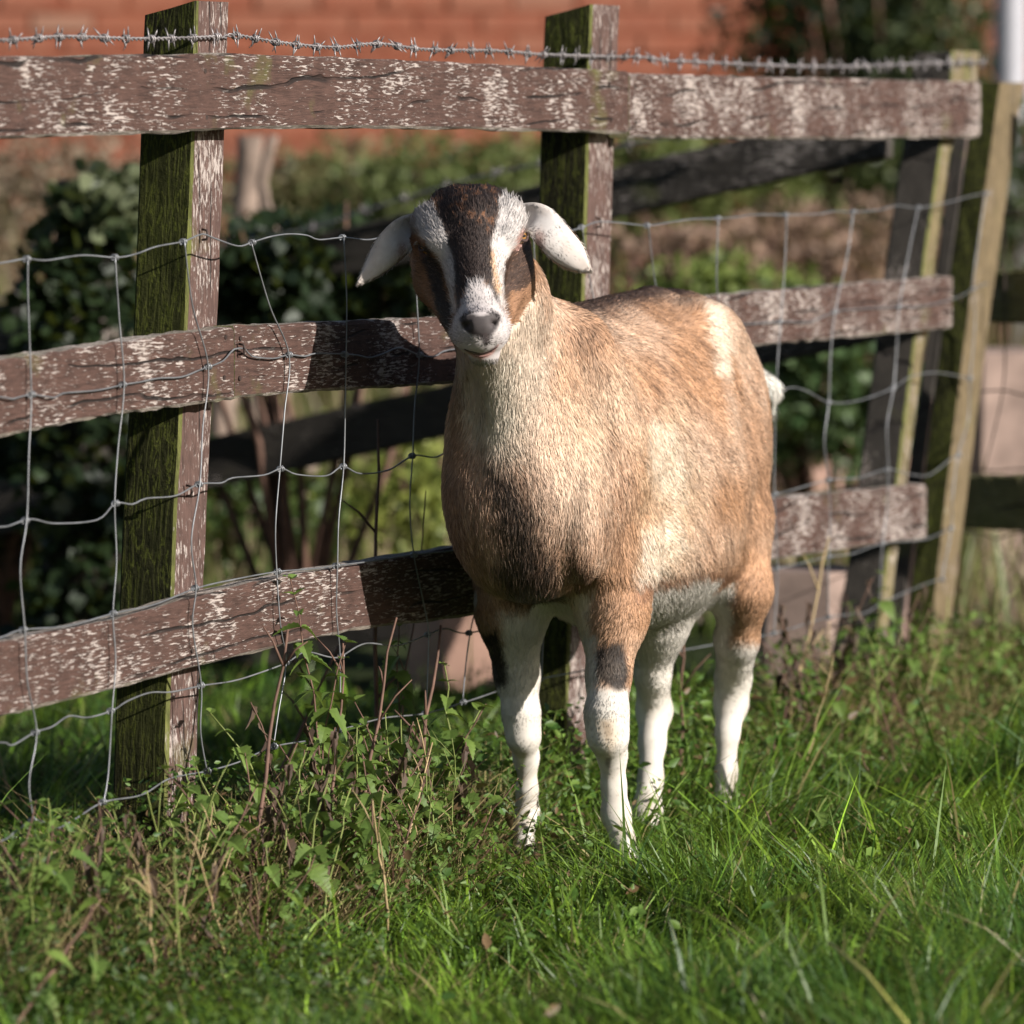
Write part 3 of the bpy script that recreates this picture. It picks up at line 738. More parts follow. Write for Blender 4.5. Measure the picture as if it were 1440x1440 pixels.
def orient(V, Fc):   # make sure faces point outwards (signed volume)
    a, b, c, d = (V[Fc[:, i]] for i in range(4)); ctr = V.mean(0)
    vol = np.einsum('ij,ij->i', a-ctr, np.cross(b-ctr, c-ctr)).sum()+np.einsum('ij,ij->i', a-ctr, np.cross(c-ctr, d-ctr)).sum()
    return Fc if vol > 0 else Fc[:, ::-1]
BF = orient(BV, BF)
E1 = ear([(722, 306, 7.72, .016, .2, 0), (740, 307, 7.712, .020, .5, .2), (757, 311, 7.695, .0235, .3, .4), (773, 325, 7.68, .0248, -.15, .35), (789, 343, 7.672, .0240, -.35, .25), (805, 359, 7.668, .0195, -.3, .1), (819, 372, 7.665, .0110, -.1, .1), (829, 380, 7.662, .002, 0, 0)], False)
E2 = ear([(598, 318, 7.73, .016, .2, 0), (581, 321, 7.722, .020, .6, .1), (565, 330, 7.705, .0225, .4, .2), (551, 346, 7.695, .0228, -.1, .3), (538, 362, 7.688, .0195, -.35, .3), (525, 377, 7.683, .0135, -.3, .2), (514, 388, 7.678, .0075, 0, .1), (504, 398, 7.675, .002, 0, 0)], False)
nb = len(BV); n1 = nb+len(E1[0])
ALLV = np.concatenate([BV, E1[0], E2[0]]); ALLF = np.concatenate([BF, orient(E1[0], E1[1])+nb, orient(E2[0], E2[1])+n1])
def vnormals(V, Fc):
    n = np.cross(V[Fc[:, 2]]-V[Fc[:, 0]], V[Fc[:, 3]]-V[Fc[:, 1]]); out = np.zeros_like(V)
    for c_ in range(4):
        for d_ in range(3): out[:, d_] += np.bincount(Fc[:, c_], n[:, d_], len(V))
    return out/(np.linalg.norm(out, axis=1)[:, None]+1e-12)
ALLN = vnormals(ALLV, ALLF)
REG = np.zeros(len(ALLV), int)                       # 0 torso, 1 head, 2 ears, 3 fore legs, 4 hind legs, 5 neck, 6 tail
U_, V_ = project(ALLV)
tt = (ALLV-BO)@BA; ll = (ALLV-BO)@BL; zz = ALLV[:, 2]
DG = {}
for gr, ty, a_, b_, ra_, rb_ in PR:
    if ty == 'c':
        ba = b_-a_; t_ = np.clip(((ALLV-a_)@ba)/ba.dot(ba), 0, 1); dd = np.linalg.norm(ALLV-a_-t_[:, None]*ba, axis=1)-(ra_+(rb_-ra_)*t_)
    else:
        q_ = (ALLV-a_)@b_.T; k0_ = np.linalg.norm(q_/ra_, axis=1); dd = k0_*(k0_-1)/(np.linalg.norm(q_/ra_**2, axis=1)+1e-9)
    DG[gr] = np.minimum(DG.get(gr, 9.), dd)
GK = sorted(DG); REG = np.array(GK)[np.argmin(np.stack([DG[k]+(.0 if k != 5 else .004)-(.003 if k == 1 else 0) for k in GK]), 0)]
REG[((REG == 3) & (zz > .40)) | ((REG == 4) & (zz > .43))] = 0
REG[nb:] = 2

# ---- coat markings, plus some painted form shading
def polyw(u, v, pts, soft, namp, p, seed):
    pts = np.array(pts, float); n = len(pts); inside = np.zeros(len(u), bool); dist = np.full(len(u), 1e9)
    for i in range(n):
        x1, y1 = pts[i]; x2, y2 = pts[(i+1) % n]
        c_ = ((y1 > v) != (y2 > v)) & (u < (x2-x1)*(v-y1)/(y2-y1+1e-9)+x1); inside ^= c_
        L2 = (x2-x1)**2+(y2-y1)**2; t = np.clip(((u-x1)*(x2-x1)+(v-y1)*(y2-y1))/L2, 0, 1)
        dist = np.minimum(dist, np.hypot(u-x1-t*(x2-x1), v-y1-t*(y2-y1)))
    sd = np.where(inside, -dist, dist) + namp*(vnoise(p, 70, seed)*.6+vnoise(p, 170, seed+1)*.4)
    return 1-sstep(-soft, soft, sd)
def crop13(L): return [(560+x/5.536, 270+y/5.536) for x, y in L]
HWH = (.50, .465, .445); TAN = (.45, .268, .170); TAN2 = (.64, .48, .365); CREAM = (.60, .49, .385); WHITE = (.60, .555, .495); BLK = (.020, .017, .016); BRN = (.22, .105, .05); DKB = (.10, .055, .035)
def coat(p, nrm, reg, dither=0):
    u, v = project(p); n = len(p); c = np.tile(np.array(TAN), (n, 1))
    t = (p-BO)@BA; l = (p-BO)@BL; z = p[:, 2]
    def mixc(wt, col):
        nonlocal c
        if dither: wt = np.clip(wt+RNG.normal(0, dither, n)*4*wt*(1-wt), 0, 1)
        c = c*(1-wt[:, None])+np.array(col)*wt[:, None]
    big = vnoise(p, 7, 3)*.6+vnoise(p, 16, 4)*.4
    mixc(np.clip(.28+big*.9, 0, .7), TAN2)
    mixc(np.clip(big*-1.3-.05, 0, .45), (.36, .185, .09))
    tor = (reg == 0) | (reg == 5) | (reg == 3) | (reg == 4)
    # soft lighter shoulder streaks
    def pb(pts, soft, na, col, amt=1, sel=None, seed=0):
        wt = polyw(u, v, pts, soft, na, p, seed)*amt
        if sel is not None: wt = wt*sel
        mixc(wt, col)
    bd = tor.astype(float); front = (t < .42)
    pb([(640, 480), (740, 400), (775, 450), (762, 560), (735, 640), (700, 660), (655, 610)], 26, 16, CREAM, .8, bd*front, 11)
    pb([(642, 500), (722, 500), (722, 590), (695, 640), (665, 610)], 18, 12, (.66, .585, .48), .75, bd*front, 12)
    pb([(800, 500), (880, 520), (880, 620), (820, 700), (780, 640)], 40, 20, (.64, .46, .32), .6, bd*front, 13)
    pb([(560, 620), (690, 640), (770, 690), (830, 770), (810, 880), (640, 880), (560, 780)], 40, 26, (.25, .145, .10), .5, bd*front, 14)
    pb([(683, 650), (715, 655), (745, 705), (768, 770), (795, 850), (770, 866), (722, 858), (704, 830), (698, 740)], 16, 20, BLK, .85, bd*front, 15)
    pb([(800, 790), (830, 775), (840, 810), (815, 835)], 10, 8, DKB, .7, bd*front, 16)
    pb([(778, 845), (832, 832), (828, 900), (775, 900)], 9, 6, (.74, .62, .48), .9, bd*front, 17)
    side = (l > 0).astype(float)*bd
    pb([(916, 592), (945, 598), (962, 650), (955, 715), (925, 690), (912, 640)], 12, 8, (.84, .73, .60), .97, side, 18)
    pb([(905, 745), (950, 718), (962, 765), (925, 812), (897, 818)], 12, 8, (.84, .73, .60), .95, side, 19)
    pb([(950, 560), (985, 700), (960, 800), (900, 800), (900, 600)], 26, 18, (.62, .44, .29), .55, side, 21)
    pb([(992, 428), (1014, 428), (1028, 478), (1022, 530), (1004, 520), (998, 470)], 12, 9, (.76, .63, .50), .85, side, 20)
    pb([(850, 590), (876, 600), (892, 690), (874, 780), (846, 770), (852, 680)], 20, 16, (.31, .17, .10), .55, side, 57)  # darker bands from here define shoulder and hip: form shading painted into the coat
    pb([(790, 455), (870, 470), (850, 560), (800, 540)], 24, 16, (.36, .21, .13), .4, side, 58)
    pb([(1040, 600), (1085, 560), (1095, 700), (1050, 760)], 22, 16, (.36, .21, .13), .45, side, 59)
    pb([(895, 812), (1035, 795), (1045, 812), (950, 832), (895, 842)], 9, 8, (.18, .09, .055), .7, side, 22)
    # belly and legs white
    belly = sstep(.395, .375, z+big*.008+(t-.3)*-.05) * ((t > .2) & (t < .50))*bd
    mixc(belly*(np.abs(l) < .15), WHITE)
    pb([(893, 846), (1000, 828), (1034, 818), (1030, 850), (1005, 960), (893, 940)], 6, 6, WHITE, 1, (l > -.2).astype(float)*((reg == 0) | (reg == 4)), 23)
    fore = (reg == 3).astype(float); hind = (reg == 4).astype(float)
    fr = fore*(l > 0); fl = fore*(l <= 0); hr = hind*(u > 970); hl = hind*(u <= 970)
    mixc(fr*sstep(955, 975, v+big*12), WHITE)
    pb([(806, 880), (836, 895), (842, 930), (836, 980), (800, 980)], 8, 6, WHITE, .9, fr, 24)
    pb([(840, 905), (878, 900), (884, 955), (872, 972), (856, 965), (838, 950)], 5, 5, BLK, .97, fr, 25)
    mixc(fl*sstep(850, 875, v+big*10), WHITE)
    pb([(650, 850), (698, 850), (706, 890), (704, 930), (690, 960), (650, 960)], 8, 6, (.30, .17, .10), .9, fl, 26)
    pb([(668, 885), (698, 885), (714, 935), (712, 962), (694, 966), (672, 925)], 6, 5, BLK, .97, fl, 27)
    mixc(hl, WHITE)
    mixc(hr*sstep(892, 912, v+big*12), WHITE)
    pb([(1028, 835), (1042, 835), (1036, 885), (1022, 910), (1018, 890)], 6, 6, (.20, .11, .07), .7, ((reg == 4) | (reg == 0)).astype(float), 28)
    pb([(1000, 860), (1030, 850), (1024, 910), (1000, 920)], 6, 5, WHITE, .9, hr, 29)
    pb([(846, 1012), (860, 1018), (862, 1035), (852, 1042)], 3, 2, (.14, .10, .08), .8, fr, 30)
    pb([(838, 1012), (866, 1008), (870, 1040), (858, 1062), (846, 1040)], 5, 3, (.55, .42, .28), .5, fr, 31)
    pb([(852, 1066), (859, 1066), (860, 1082), (853, 1080)], 2, 2, (.10, .08, .07), .7, fr, 32)
    # dorsal stripe
    ds = np.exp(-(l/.042)**2)*sstep(.70, .75, z)*(t > .05)*(reg == 0)
    mixc(np.clip(ds*1.3, 0, .96), (.035, .022, .018))
    mixc(((reg == 6)*1.0), (.85, .8, .72))
    # head
    hd = (reg == 1).astype(float)
    mixc(hd, (.22, .115, .060))
    pb(crop13([(900, 700), (1100, 600), (1100, 1150), (880, 1150)]), 6, 4, (.27, .15, .09), .8, hd, 39)
    pb(crop13([(255, 440), (330, 560), (380, 720), (420, 930), (425, 1130), (350, 1060), (300, 880), (255, 700), (190, 560), (150, 420)]), 3.5, 4, BLK, .95, hd, 40)
    pb(crop13([(880, 470), (960, 400), (1010, 280), (1060, 400), (1030, 720), (950, 770), (870, 770), (855, 870), (872, 970), (835, 930), (805, 750), (805, 600)]), 3.5, 3, (.035, .022, .018), .93, hd, 41)
    pb(crop13([(60, 120), (150, 90), (180, 330), (110, 340)]), 5, 4, (.22, .18, .17), .9, hd, 52)
    pb(crop13([(150, 100), (230, 80), (300, 150), (350, 230), (375, 330), (430, 450), (460, 600), (455, 760), (460, 950), (420, 960), (395, 740), (335, 560), (262, 450), (180, 350), (145, 230)]), 3.2, 4, HWH, .95, hd, 42)
    pb(crop13([(740, 60), (860, 10), (980, 50), (1040, 220), (1015, 275), (950, 330), (885, 450), (822, 560), (805, 700), (830, 900), (800, 905), (755, 800), (715, 650), (715, 450), (745, 250), (770, 150)]), 3.2, 4, HWH, .95, hd, 43)
    pb(crop13([(690, 420), (745, 480), (765, 620), (800, 800), (770, 800), (725, 690)]), 3.5, 3, (.50, .28, .13), .75, hd, 44)
    pb(crop13([(150, 60), (230, -120), (850, -120), (860, 0), (790, 60), (765, 200), (730, 330), (715, 500), (735, 700), (790, 870), (745, 870), (690, 730), (620, 700), (560, 710), (500, 800), (462, 930), (452, 760), (440, 600), (400, 430), (360, 300), (320, 180), (250, 85)]), 3.2, 5, (.028, .022, .021), .97, hd, 45)
    fl_ = sstep(.0, .5, vnoise(p, 160, 77))*sstep(420, 300, 270+(v-270)*1.0)
    pb(crop13([(270, 60), (420, -60), (760, -60), (780, 60), (765, 200), (700, 330), (640, 300), (560, 250), (420, 300), (340, 220)]), 4, 4, (.26, .12, .06), .5, hd*fl_, 46)
    pb(crop13([(545, 690), (640, 670), (700, 740), (780, 870), (860, 1000), (900, 1100), (900, 1400), (560, 1400), (470, 1250), (400, 1140), (425, 1000), (480, 900), (510, 800)]), 3, 4, (.46, .42, .41), .97, hd, 47)
    pb(crop13([(520, 900), (600, 860), (700, 900), (740, 950), (640, 1030), (560, 980)]), 5, 4, (.40, .36, .36), .6, hd, 53)
    pb(crop13([(478, 985), (560, 940), (655, 965), (740, 930), (788, 970), (782, 1050), (718, 1120), (702, 1190), (658, 1190), (635, 1135), (560, 1112), (498, 1060)]), 2.5, 1.5, (.038, .031, .032), .94, hd, 48)
    pb(crop13([(482, 985), (515, 990), (560, 1060), (640, 1100), (660, 1130), (560, 1110), (500, 1060)]), 1.5, .8, (.025, .02, .02), .9, hd, 54)
    pb(crop13([(765, 960), (788, 985), (775, 1045), (725, 1085), (740, 1030)]), 1.3, .8, (.03, .024, .024), .9, hd, 55)
    pb(crop13([(520, 1235), (600, 1262), (660, 1262), (720, 1235), (800, 1170), (730, 1270), (650, 1305), (590, 1290)]), 1.3, .8, (.46, .25, .22), .95, hd, 49)
    pb(crop13([(662, 1100), (690, 1100), (688, 1240), (668, 1240)]), 1.0, .6, (.06, .045, .045), .8, hd, 50)
    pb(crop13([(500, 1225), (600, 1255), (660, 1255), (720, 1228), (810, 1160), (730, 1245), (650, 1275), (590, 1270)]), .8, .4, (.05, .03, .028), .8, hd, 56)
    pb(crop13([(900, 380), (965, 310), (985, 330), (970, 420), (920, 470), (880, 460)]), 3, 2, (.50, .30, .26), .75, hd, 51)
    for ec, od, sx in EYES:
        mixc(hd*(1-sstep(.013, .020, np.linalg.norm(p-ec, axis=1))), (.10, .055, .045))
    er = (reg == 2).astype(float)
    mixc(er, (.64, .60, .57)); mixc(er*np.clip(.2+.6*vnoise(p, 40, 88)+.3*vnoise(p, 150, 89), 0, .5), (.46, .38, .33))
    mixc(er*sstep(45, 110, np.abs(u-664)-55)*.5, (.50, .40, .33))
    e1 = np.exp(-(((u-757)/9)**2+((v-336)/13)**2))+np.exp(-(((u-566)/7)**2+((v-352)/13)**2))
    mixc(er*np.clip(e1*1.2, 0, .8), (.20, .11, .09))
    lg = ((reg == 3) | (reg == 4)).astype(float)
    mixc(lg*sstep(.16, .02, z)*np.clip(.35+.8*vnoise(p, 45, 95), 0, .75), (.24, .19, .13))
    mixc(lg*sstep(.40, .10, z)*np.clip(.5*vnoise(p, 60, 96)-.05, 0, .4), (.34, .28, .22))
    zc = p[:, 2]; st_b = vnoise(np.stack([(t+zc)*62, (t-zc)*11, l*26], 1), 1., 97)*.6+vnoise(np.stack([(t+zc)*150, (t-zc)*22, l*60], 1), 1., 98)*.4
    st_f = vnoise(np.stack([p[:, 0]*75, p[:, 1]*30, zc*11], 1), 1., 99)*.6+vnoise(np.stack([p[:, 0]*170, p[:, 1]*60, zc*24], 1), 1., 100)*.4
    wb_ = sstep(.0, .34, t); stv = st_b*wb_+st_f*(1-wb_); lum_ = c.mean(1)
    k_ = ((reg == 0) | (reg == 5))*sstep(.62, .35, lum_)*.8+((reg == 0) | (reg == 5))*.15
    c = c*(1+(.42*stv*k_))[:, None]
    mixc(np.clip(-stv-.28, 0, 1)*k_*1.2, (.17, .095, .06))
    # fine mottling everywhere
    f = 1+.10*vnoise(p, 60, 9)+.08*vnoise(p, 200, 10)
    return np.clip(c*f[:, None], .008, .9)

CO = coat(ALLV, ALLN, REG)
gm, nt, b, out = mat('goat skin'); g = G(nt); a = g.n('ShaderNodeAttribute'); a.attribute_name = 'col'
g.l(a.outputs['Color'], b.inputs['Base Color']); b.inputs['Roughness'].default_value = .7; b.inputs['Specular IOR Level'].default_value = .25
goat = thing('goat', (.13, 8.1, -.02), 'tan goat with a striped black and white face and drooping pale ears', 'goat')
body = add('body', mesh_from('body', ALLV, ALLF, gm, True, None, CO), goat)

# ---- fur
def sample_fur(N, sel, dens):
    tri = np.concatenate([ALLF[:, [0, 1, 2]], ALLF[:, [0, 2, 3]]])
    rg = REG[tri[:, 0]]; tri = tri[sel(rg, ALLV[tri[:, 0]])]
    a, b_, c_ = ALLV[tri[:, 0]], ALLV[tri[:, 1]], ALLV[tri[:, 2]]
    ar = np.linalg.norm(np.cross(b_-a, c_-a), axis=1)*dens(REG[tri[:, 0]]); pr = ar/ar.sum()
    k = RNG.choice(len(tri), N, p=pr); r1 = np.sqrt(RNG.random(N)); r2 = RNG.random(N)
    w0, w1, w2 = 1-r1, r1*(1-r2), r1*r2
    t = tri[k]; p = ALLV[t[:, 0]]*w0[:, None]+ALLV[t[:, 1]]*w1[:, None]+ALLV[t[:, 2]]*w2[:, None]
    n = ALLN[t[:, 0]]*w0[:, None]+ALLN[t[:, 1]]*w1[:, None]+ALLN[t[:, 2]]*w2[:, None]; n /= np.linalg.norm(n, axis=1)[:, None]+1e-9
    return p, n, REG[t[:, 0]]
def fur(name, N, sel, dens, seg=4):
    p, n, rg = sample_fur(N, sel, dens)
    u, v = project(p); M = len(p)
    d = np.tile(BA*.75+np.array([0, 0, -.75]), (M, 1))
    up = sstep(.70, .78, p[:, 2])[:, None]; d = d*(1-up)+(BA*1.0+np.array([0, 0, -.1]))*up
    wb = sstep(-.02, .34, (p-BO)@BA+.25*np.clip(p[:, 2]-.6, -.2, .2))[:, None]; bt = (rg == 0) | (rg == 5)
    d = np.where(bt[:, None], d*wb+np.array([.08, .10, -1.0])*(1-wb), d); d[(rg == 3) | (rg == 4)] = np.array([.0, .08, -1.0]); d[rg == 6] = np.array([.5, .1, -.9])
    nose = pp(677, 478, 7.53); hm = rg == 1; q = p[hm]-nose; d[hm] = q/np.linalg.norm(q, axis=1)[:, None]+np.array([0, .25, .05])
    em = rg == 2; d[em] = np.where((u[em] > 660)[:, None], np.array([.7, 0, -.7]), np.array([-.6, 0, -.8]))
    sw = np.stack([vnoise(p, 9, 20+i)*.40+vnoise(p, 28, 30+i)*.28 for i in range(3)], 1)
    clump = np.stack([vnoise(p, 75, 40+i) for i in range(3)], 1)*.20
    amp = np.where(rg == 1, .45, np.where(rg == 2, .3, 1.0))[:, None]
    d = d/np.linalg.norm(d, axis=1)[:, None] + sw*amp*.8 + clump*amp + RNG.normal(0, .13, (M, 3))
    d -= n*(d*n).sum(1)[:, None]; d /= np.linalg.norm(d, axis=1)[:, None]+1e-9
    Ln = np.select([rg == 1, rg == 2, rg == 3, rg == 4, rg == 5, rg == 6], [.0062, .0068, .0090, .0090, .0140, .020], .0138)
    Ln = Ln*RNG.uniform(.6, 1.25, M)
    bel = (p[:, 2] < .42) & (rg == 0); Ln[bel] *= 1.25
    Ln *= np.where((rg == 3) | (rg == 4), .42+.58*sstep(.12, .34, p[:, 2]), 1)
    muz = hm & (p[:, 1] < 7.60) & (v > 425); Ln[muz] *= .8
    pad = hm & (np.hypot((u-675)/27, (v-458)/16) < 1) & (v > 441); Ln[pad] *= .18
    brow = hm & (v < 350) & (np.abs(u-664) > 45); Ln[brow] *= 1.3
    Ln[em] *= np.where(RNG.random(em.sum()) < .10, 1.35, 1)
    Ln[hm] *= np.where(RNG.random(hm.sum()) < .04, 2.0, 1)
    for ec, od, sx in EYES: Ln[hm & (np.linalg.norm(p-ec, axis=1) < .019)] *= .25
    lipz = hm & (p[:, 1] < 7.63) & (v > 484) & (v < 503); Ln[lipz] *= .35
    poll = hm & (v < 300); Ln[poll] *= 1.5
    lift = np.where((rg == 2), .12, np.where(rg == 1, .32, .28))+RNG.normal(0, .07, M)
    bel_l = np.where(bel, .1, 0); lift = lift+bel_l
    pts = np.zeros((M, seg, 3)); s = np.linspace(0, 1, seg)
    for i, t in enumerate(s):
        bend = lift*(t-.45*t*t)
        pts[:, i] = p - n*.0008 + d*(Ln*t)[:, None]*.97 + n*(Ln*bend)[:, None] + clump*(Ln*t*t*.25)[:, None]
        pts[:, i, 2] -= Ln*t*t*.06
    r0 = np.select([rg == 1, rg == 2, (rg == 3) | (rg == 4)], [.00032, .0003, .00034], .00036)*RNG.uniform(.7, 1.2, M)
    rad = r0[:, None]*np.array([1.0, .95, .7, .12])[None, :seg]
    col = coat(p, n, rg, .28)
    lum = col.mean(1); j = RNG.random(M)
    tanm = (lum > .1) & (lum < .47)
    k = np.where(tanm, np.where(j < .15, .5, np.where(j > .72, 1.40, 1.0)), np.where(lum <= .1, np.where(j > .9, 3.2, 1.0), np.where(j < .12, .8, 1.04)))
    col = np.clip(col*k[:, None]*(1+RNG.normal(0, .07, (M, 1))), .006, .92)
    hc = bpy.data.hair_curves.new(name); hc.add_curves([seg]*M)
    hc.attributes['position'].data.foreach_set('vector', pts.astype(np.float32).ravel())
    ra = hc.attributes.get('radius') or hc.attributes.new('radius', 'FLOAT', 'POINT'); ra.data.foreach_set('value', rad.astype(np.float32).ravel())
    ca = hc.attributes.new('col', 'FLOAT_COLOR', 'CURVE'); c4 = np.ones((M, 4), np.float32); c4[:, :3] = col; ca.data.foreach_set('color', c4.ravel())
    nd = n*.86+d*.10; nd /= np.linalg.norm(nd, axis=1)[:, None]; nd = nd+RNG.normal(0, .16, (M, 3)); nd /= np.linalg.norm(nd, axis=1)[:, None]
    na = hc.attributes.new('fnrm', 'FLOAT_VECTOR', 'CURVE'); na.data.foreach_set('vector', nd.astype(np.float32).ravel())
    hc.materials.append(FURM)
    o = bpy.data.objects.new(name, hc); place(o, goat); o['kind'] = 'stuff'; return o
FURM, nt, b, out = mat('goat hair'); g = G(nt); a = g.n('ShaderNodeAttribute'); a.attribute_name = 'col'; a2 = g.n('ShaderNodeAttribute'); a2.attribute_name = 'fnrm'
g.l(a.outputs['Color'], b.inputs['Base Color']); g.l(a2.outputs['Vector'], b.inputs['Normal'])
b.inputs['Roughness'].default_value = .55; b.inputs['Specular IOR Level'].default_value = .22
fur('fur', 560000, lambda rg, p: rg > -1, lambda rg: np.select([rg == 1, rg == 2, (rg == 3) | (rg == 4)], [5.0, 4.5, 1.7], 1.0))

# ---- eyes and hooves
def eyes():
    em, nt, b, out = mat('amber eye'); b.inputs['Base Color'].default_value = (.30, .15, .04, 1); b.inputs['Roughness'].default_value = .08; b.inputs['Coat Weight'].default_value = .6
    pm = simple('black pupil', (.004, .004, .004), .1, 0, .6)
    lm_ = simple('dark eyelid', (.055, .035, .032), .45, 0, .4, .3)
    for c, dr, sx in EYES:
        c = Vector(c); dr = Vector(dr); R_ = .0120; mb = MB(); V, Fc = [], []
        n, m = 20, 12
        for i in range(m+1):
            for j in range(n):
                th = math.pi*i/m; ph = 2*math.pi*j/n; V.append((R_*math.sin(th)*math.cos(ph), R_*math.sin(th)*math.sin(ph), R_*math.cos(th)))
        for i in range(m):
            for j in range(n): Fc.append((i*n+j, (i+1)*n+j, (i+1)*n+(j+1) % n, i*n+(j+1) % n))
        mb.add(V, Fc); e = add('eye', mb.mesh('eye', em, True), goat, Matrix.Translation(c))
        q = Vector((0, 0, 1)).cross(dr).normalized(); up = dr.cross(q); dr2 = (dr+Vector((sx*.0, -.25, 0))).normalized()
        V = [(dr2+q*.40*math.cos(a)+up*.15*math.sin(a)).normalized()*(R_+.0003) for a in np.linspace(0, 2*math.pi, 17)[:-1]]; V.append(dr2*(R_+.0005))
        mb = MB(); mb.add(V, [(i, (i+1) % 16, 16) for i in range(16)]); add('pupil', mb.mesh('pupil', pm), e, Matrix.Translation(c))
        mb = MB(); loop = [(dr+q*1.05*math.cos(a)+up*(.62*math.sin(a) if math.sin(a) > 0 else .55*math.sin(a))).normalized()*(R_+.0012) for a in np.linspace(0, 2*math.pi, 29)]
        mb.add(*tube(loop, .0022, 6)); add('eyelid', mb.mesh('eyelid', lm_, True), e, Matrix.Translation(c))
        mb = MB()
        for a in np.linspace(.35, 2.8, 14):
            b0 = (dr+q*1.05*math.cos(a)+up*.62*math.sin(a)).normalized()*(R_+.002); tp = b0+dr*.008+up*.001+q*math.cos(a)*.003-Vector((0, 0, .003))
            mb.add(*tube([b0, b0.lerp(tp, .6)+up*.001, tp], [.0003, .0003, .0001], 4))
        add('eyelash', mb.mesh('eyelash', simple('pale lash', (.5, .45, .4), .6), True), e, Matrix.Translation(c))
eyes()
def mouth():
    def surf(u, v):
        Y = 7.44
        while Y < 7.8:
            c = pp(u, v, Y); i = (c-GO)/SPC; i0 = i.astype(int); f = i-i0; val = 0
            for a in (0, 1):
                for b_ in (0, 1):
                    for c_ in (0, 1):
                        val += (f[0] if a else 1-f[0])*(f[1] if b_ else 1-f[1])*(f[2] if c_ else 1-f[2])*FIELD[i0[0]+a, i0[1]+b_, i0[2]+c_]
            if val < 0: return Vector(c)
            Y += .0008
        return Vector(pp(u, v, 7.57))
    L1 = [(653, 491), (659, 493.5), (666, 495), (673, 496.5), (680, 496.5), (687, 494.5), (694, 491.5), (700, 487.5)]
    q_ = [surf(u, v)+Vector((0, -.0008, 0)) for u, v in L1]; mb = MB(); mb.add(*tube(spline(q_, .003), .0007, 6))
    add('mouth', mb.mesh('mouth', simple('dark mouth line', (.035, .02, .018), .6, 0, .3), True), goat)
    L2 = [(665, 498), (671, 500), (679, 500.5), (686, 498.5), (692, 495.5)]
    q_ = [surf(u, v)+Vector((0, .0004, 0)) for u, v in L2]; sp_ = spline(q_, .003); n_ = len(sp_)
    mb = MB(); mb.add(*tube(sp_, [.0020*math.sin(math.pi*(i+.6)/(n_+.2))**.6 for i in range(n_)], 8))
    add('lip', mb.mesh('lip', simple('pink lip', (.30, .165, .145), .6, 0, .3, .15), True), goat)
mouth()
def hooves():
    hm = simple('horn of hoof', (.13, .10, .075), .45, 0, .4, .35, 60, .3)
    for q in LP:
        c, r_ = q[-1]; gz = float(ground_z(c[0], c[1]))
        mb = MB()
        for s in (-1, 1):
            V = []; rows = [(c[2]+.004, .8, .0), (c[2]-.02, .95, .006), (gz-.004, 1.15, .014)]
            for z, k, fw in rows:
                for a in np.linspace(0, 2*math.pi, 11)[:-1]:
                    V.append((c[0]+s*.0115+.0105*k*math.cos(a), c[1]-fw+.024*k*math.sin(a)*(1.0 if math.sin(a) > 0 else 1.15), z))
            Fc = [(i*10+j, i*10+(j+1) % 10, (i+1)*10+(j+1) % 10, (i+1)*10+j) for i in range(2) for j in range(10)]
            Fc.append(tuple(range(20, 30))); Fc.append(tuple(range(9, -1, -1)))
            mb.add(V, Fc)
        add('hoof', mb.mesh('hoof', hm, False), goat)
hooves()

# ------------------------------------------------------------------ grass
def fence_D(x, y): return .9128*(x+.622) - .4085*(y-6.915)
def blades(name, X, Y, hgt, wid, col, lean, bend, matl, seg=3, kind='stuff', tw=None, base=None):
    N = len(X); Z = ground_z(X, Y)-.005 if base is None else base
    an = RNG.uniform(0, 2*math.pi, N); fx, fy = np.cos(an), np.sin(an)          # width direction
    la, lm = lean
    V = np.zeros((N, 2*seg+1, 3)); C = np.zeros((N, 2*seg+1, 3))
    for i in range(seg+1):
        t = i/seg; hz = hgt*(t-.18*bend*t*t*2)
        ox = np.cos(la)*hgt*(lm*t+bend*t*t*.75); oy = np.sin(la)*hgt*(lm*t+bend*t*t*.75)
        wv = wid*(1-t**1.6)*.5*(0.75+.5*min(1, t*3))
        if i < seg:
            for s, k in ((-1, 0), (1, 1)):
                V[:, 2*i+k] = np.stack([X+ox+s*fx*wv, Y+oy+s*fy*wv, Z+hz], 1)
                C[:, 2*i+k] = col
        else:
            V[:, 2*seg] = np.stack([X+ox, Y+oy, Z+hz], 1); C[:, 2*seg] = col
    k = 2*seg+1; base_i = (np.arange(N)*k)[:, None]; tr = []
    for i in range(seg-1):
        tr += [(2*i, 2*i+1, 2*i+3), (2*i, 2*i+3, 2*i+2)]
    tr.append((2*seg-2, 2*seg-1, 2*seg))
    Fc = (base_i[:, None]+np.array(tr)[None]).reshape(-1, 3)
    return add(name, mesh_from(name, V.reshape(-1, 3), Fc, matl, False, None, C.reshape(-1, 3)), kind=kind)
def field(N, y0, y1, margin=.12):
    Y = np.sqrt(RNG.uniform(y0**2, y1**2, N)); X = RNG.uniform(-1, 1, N)*(Y*.09+margin); return X, Y
def pnoise(X, Y, s, seed): return vnoise(np.stack([X, Y, np.zeros_like(X)], 1), s, seed)
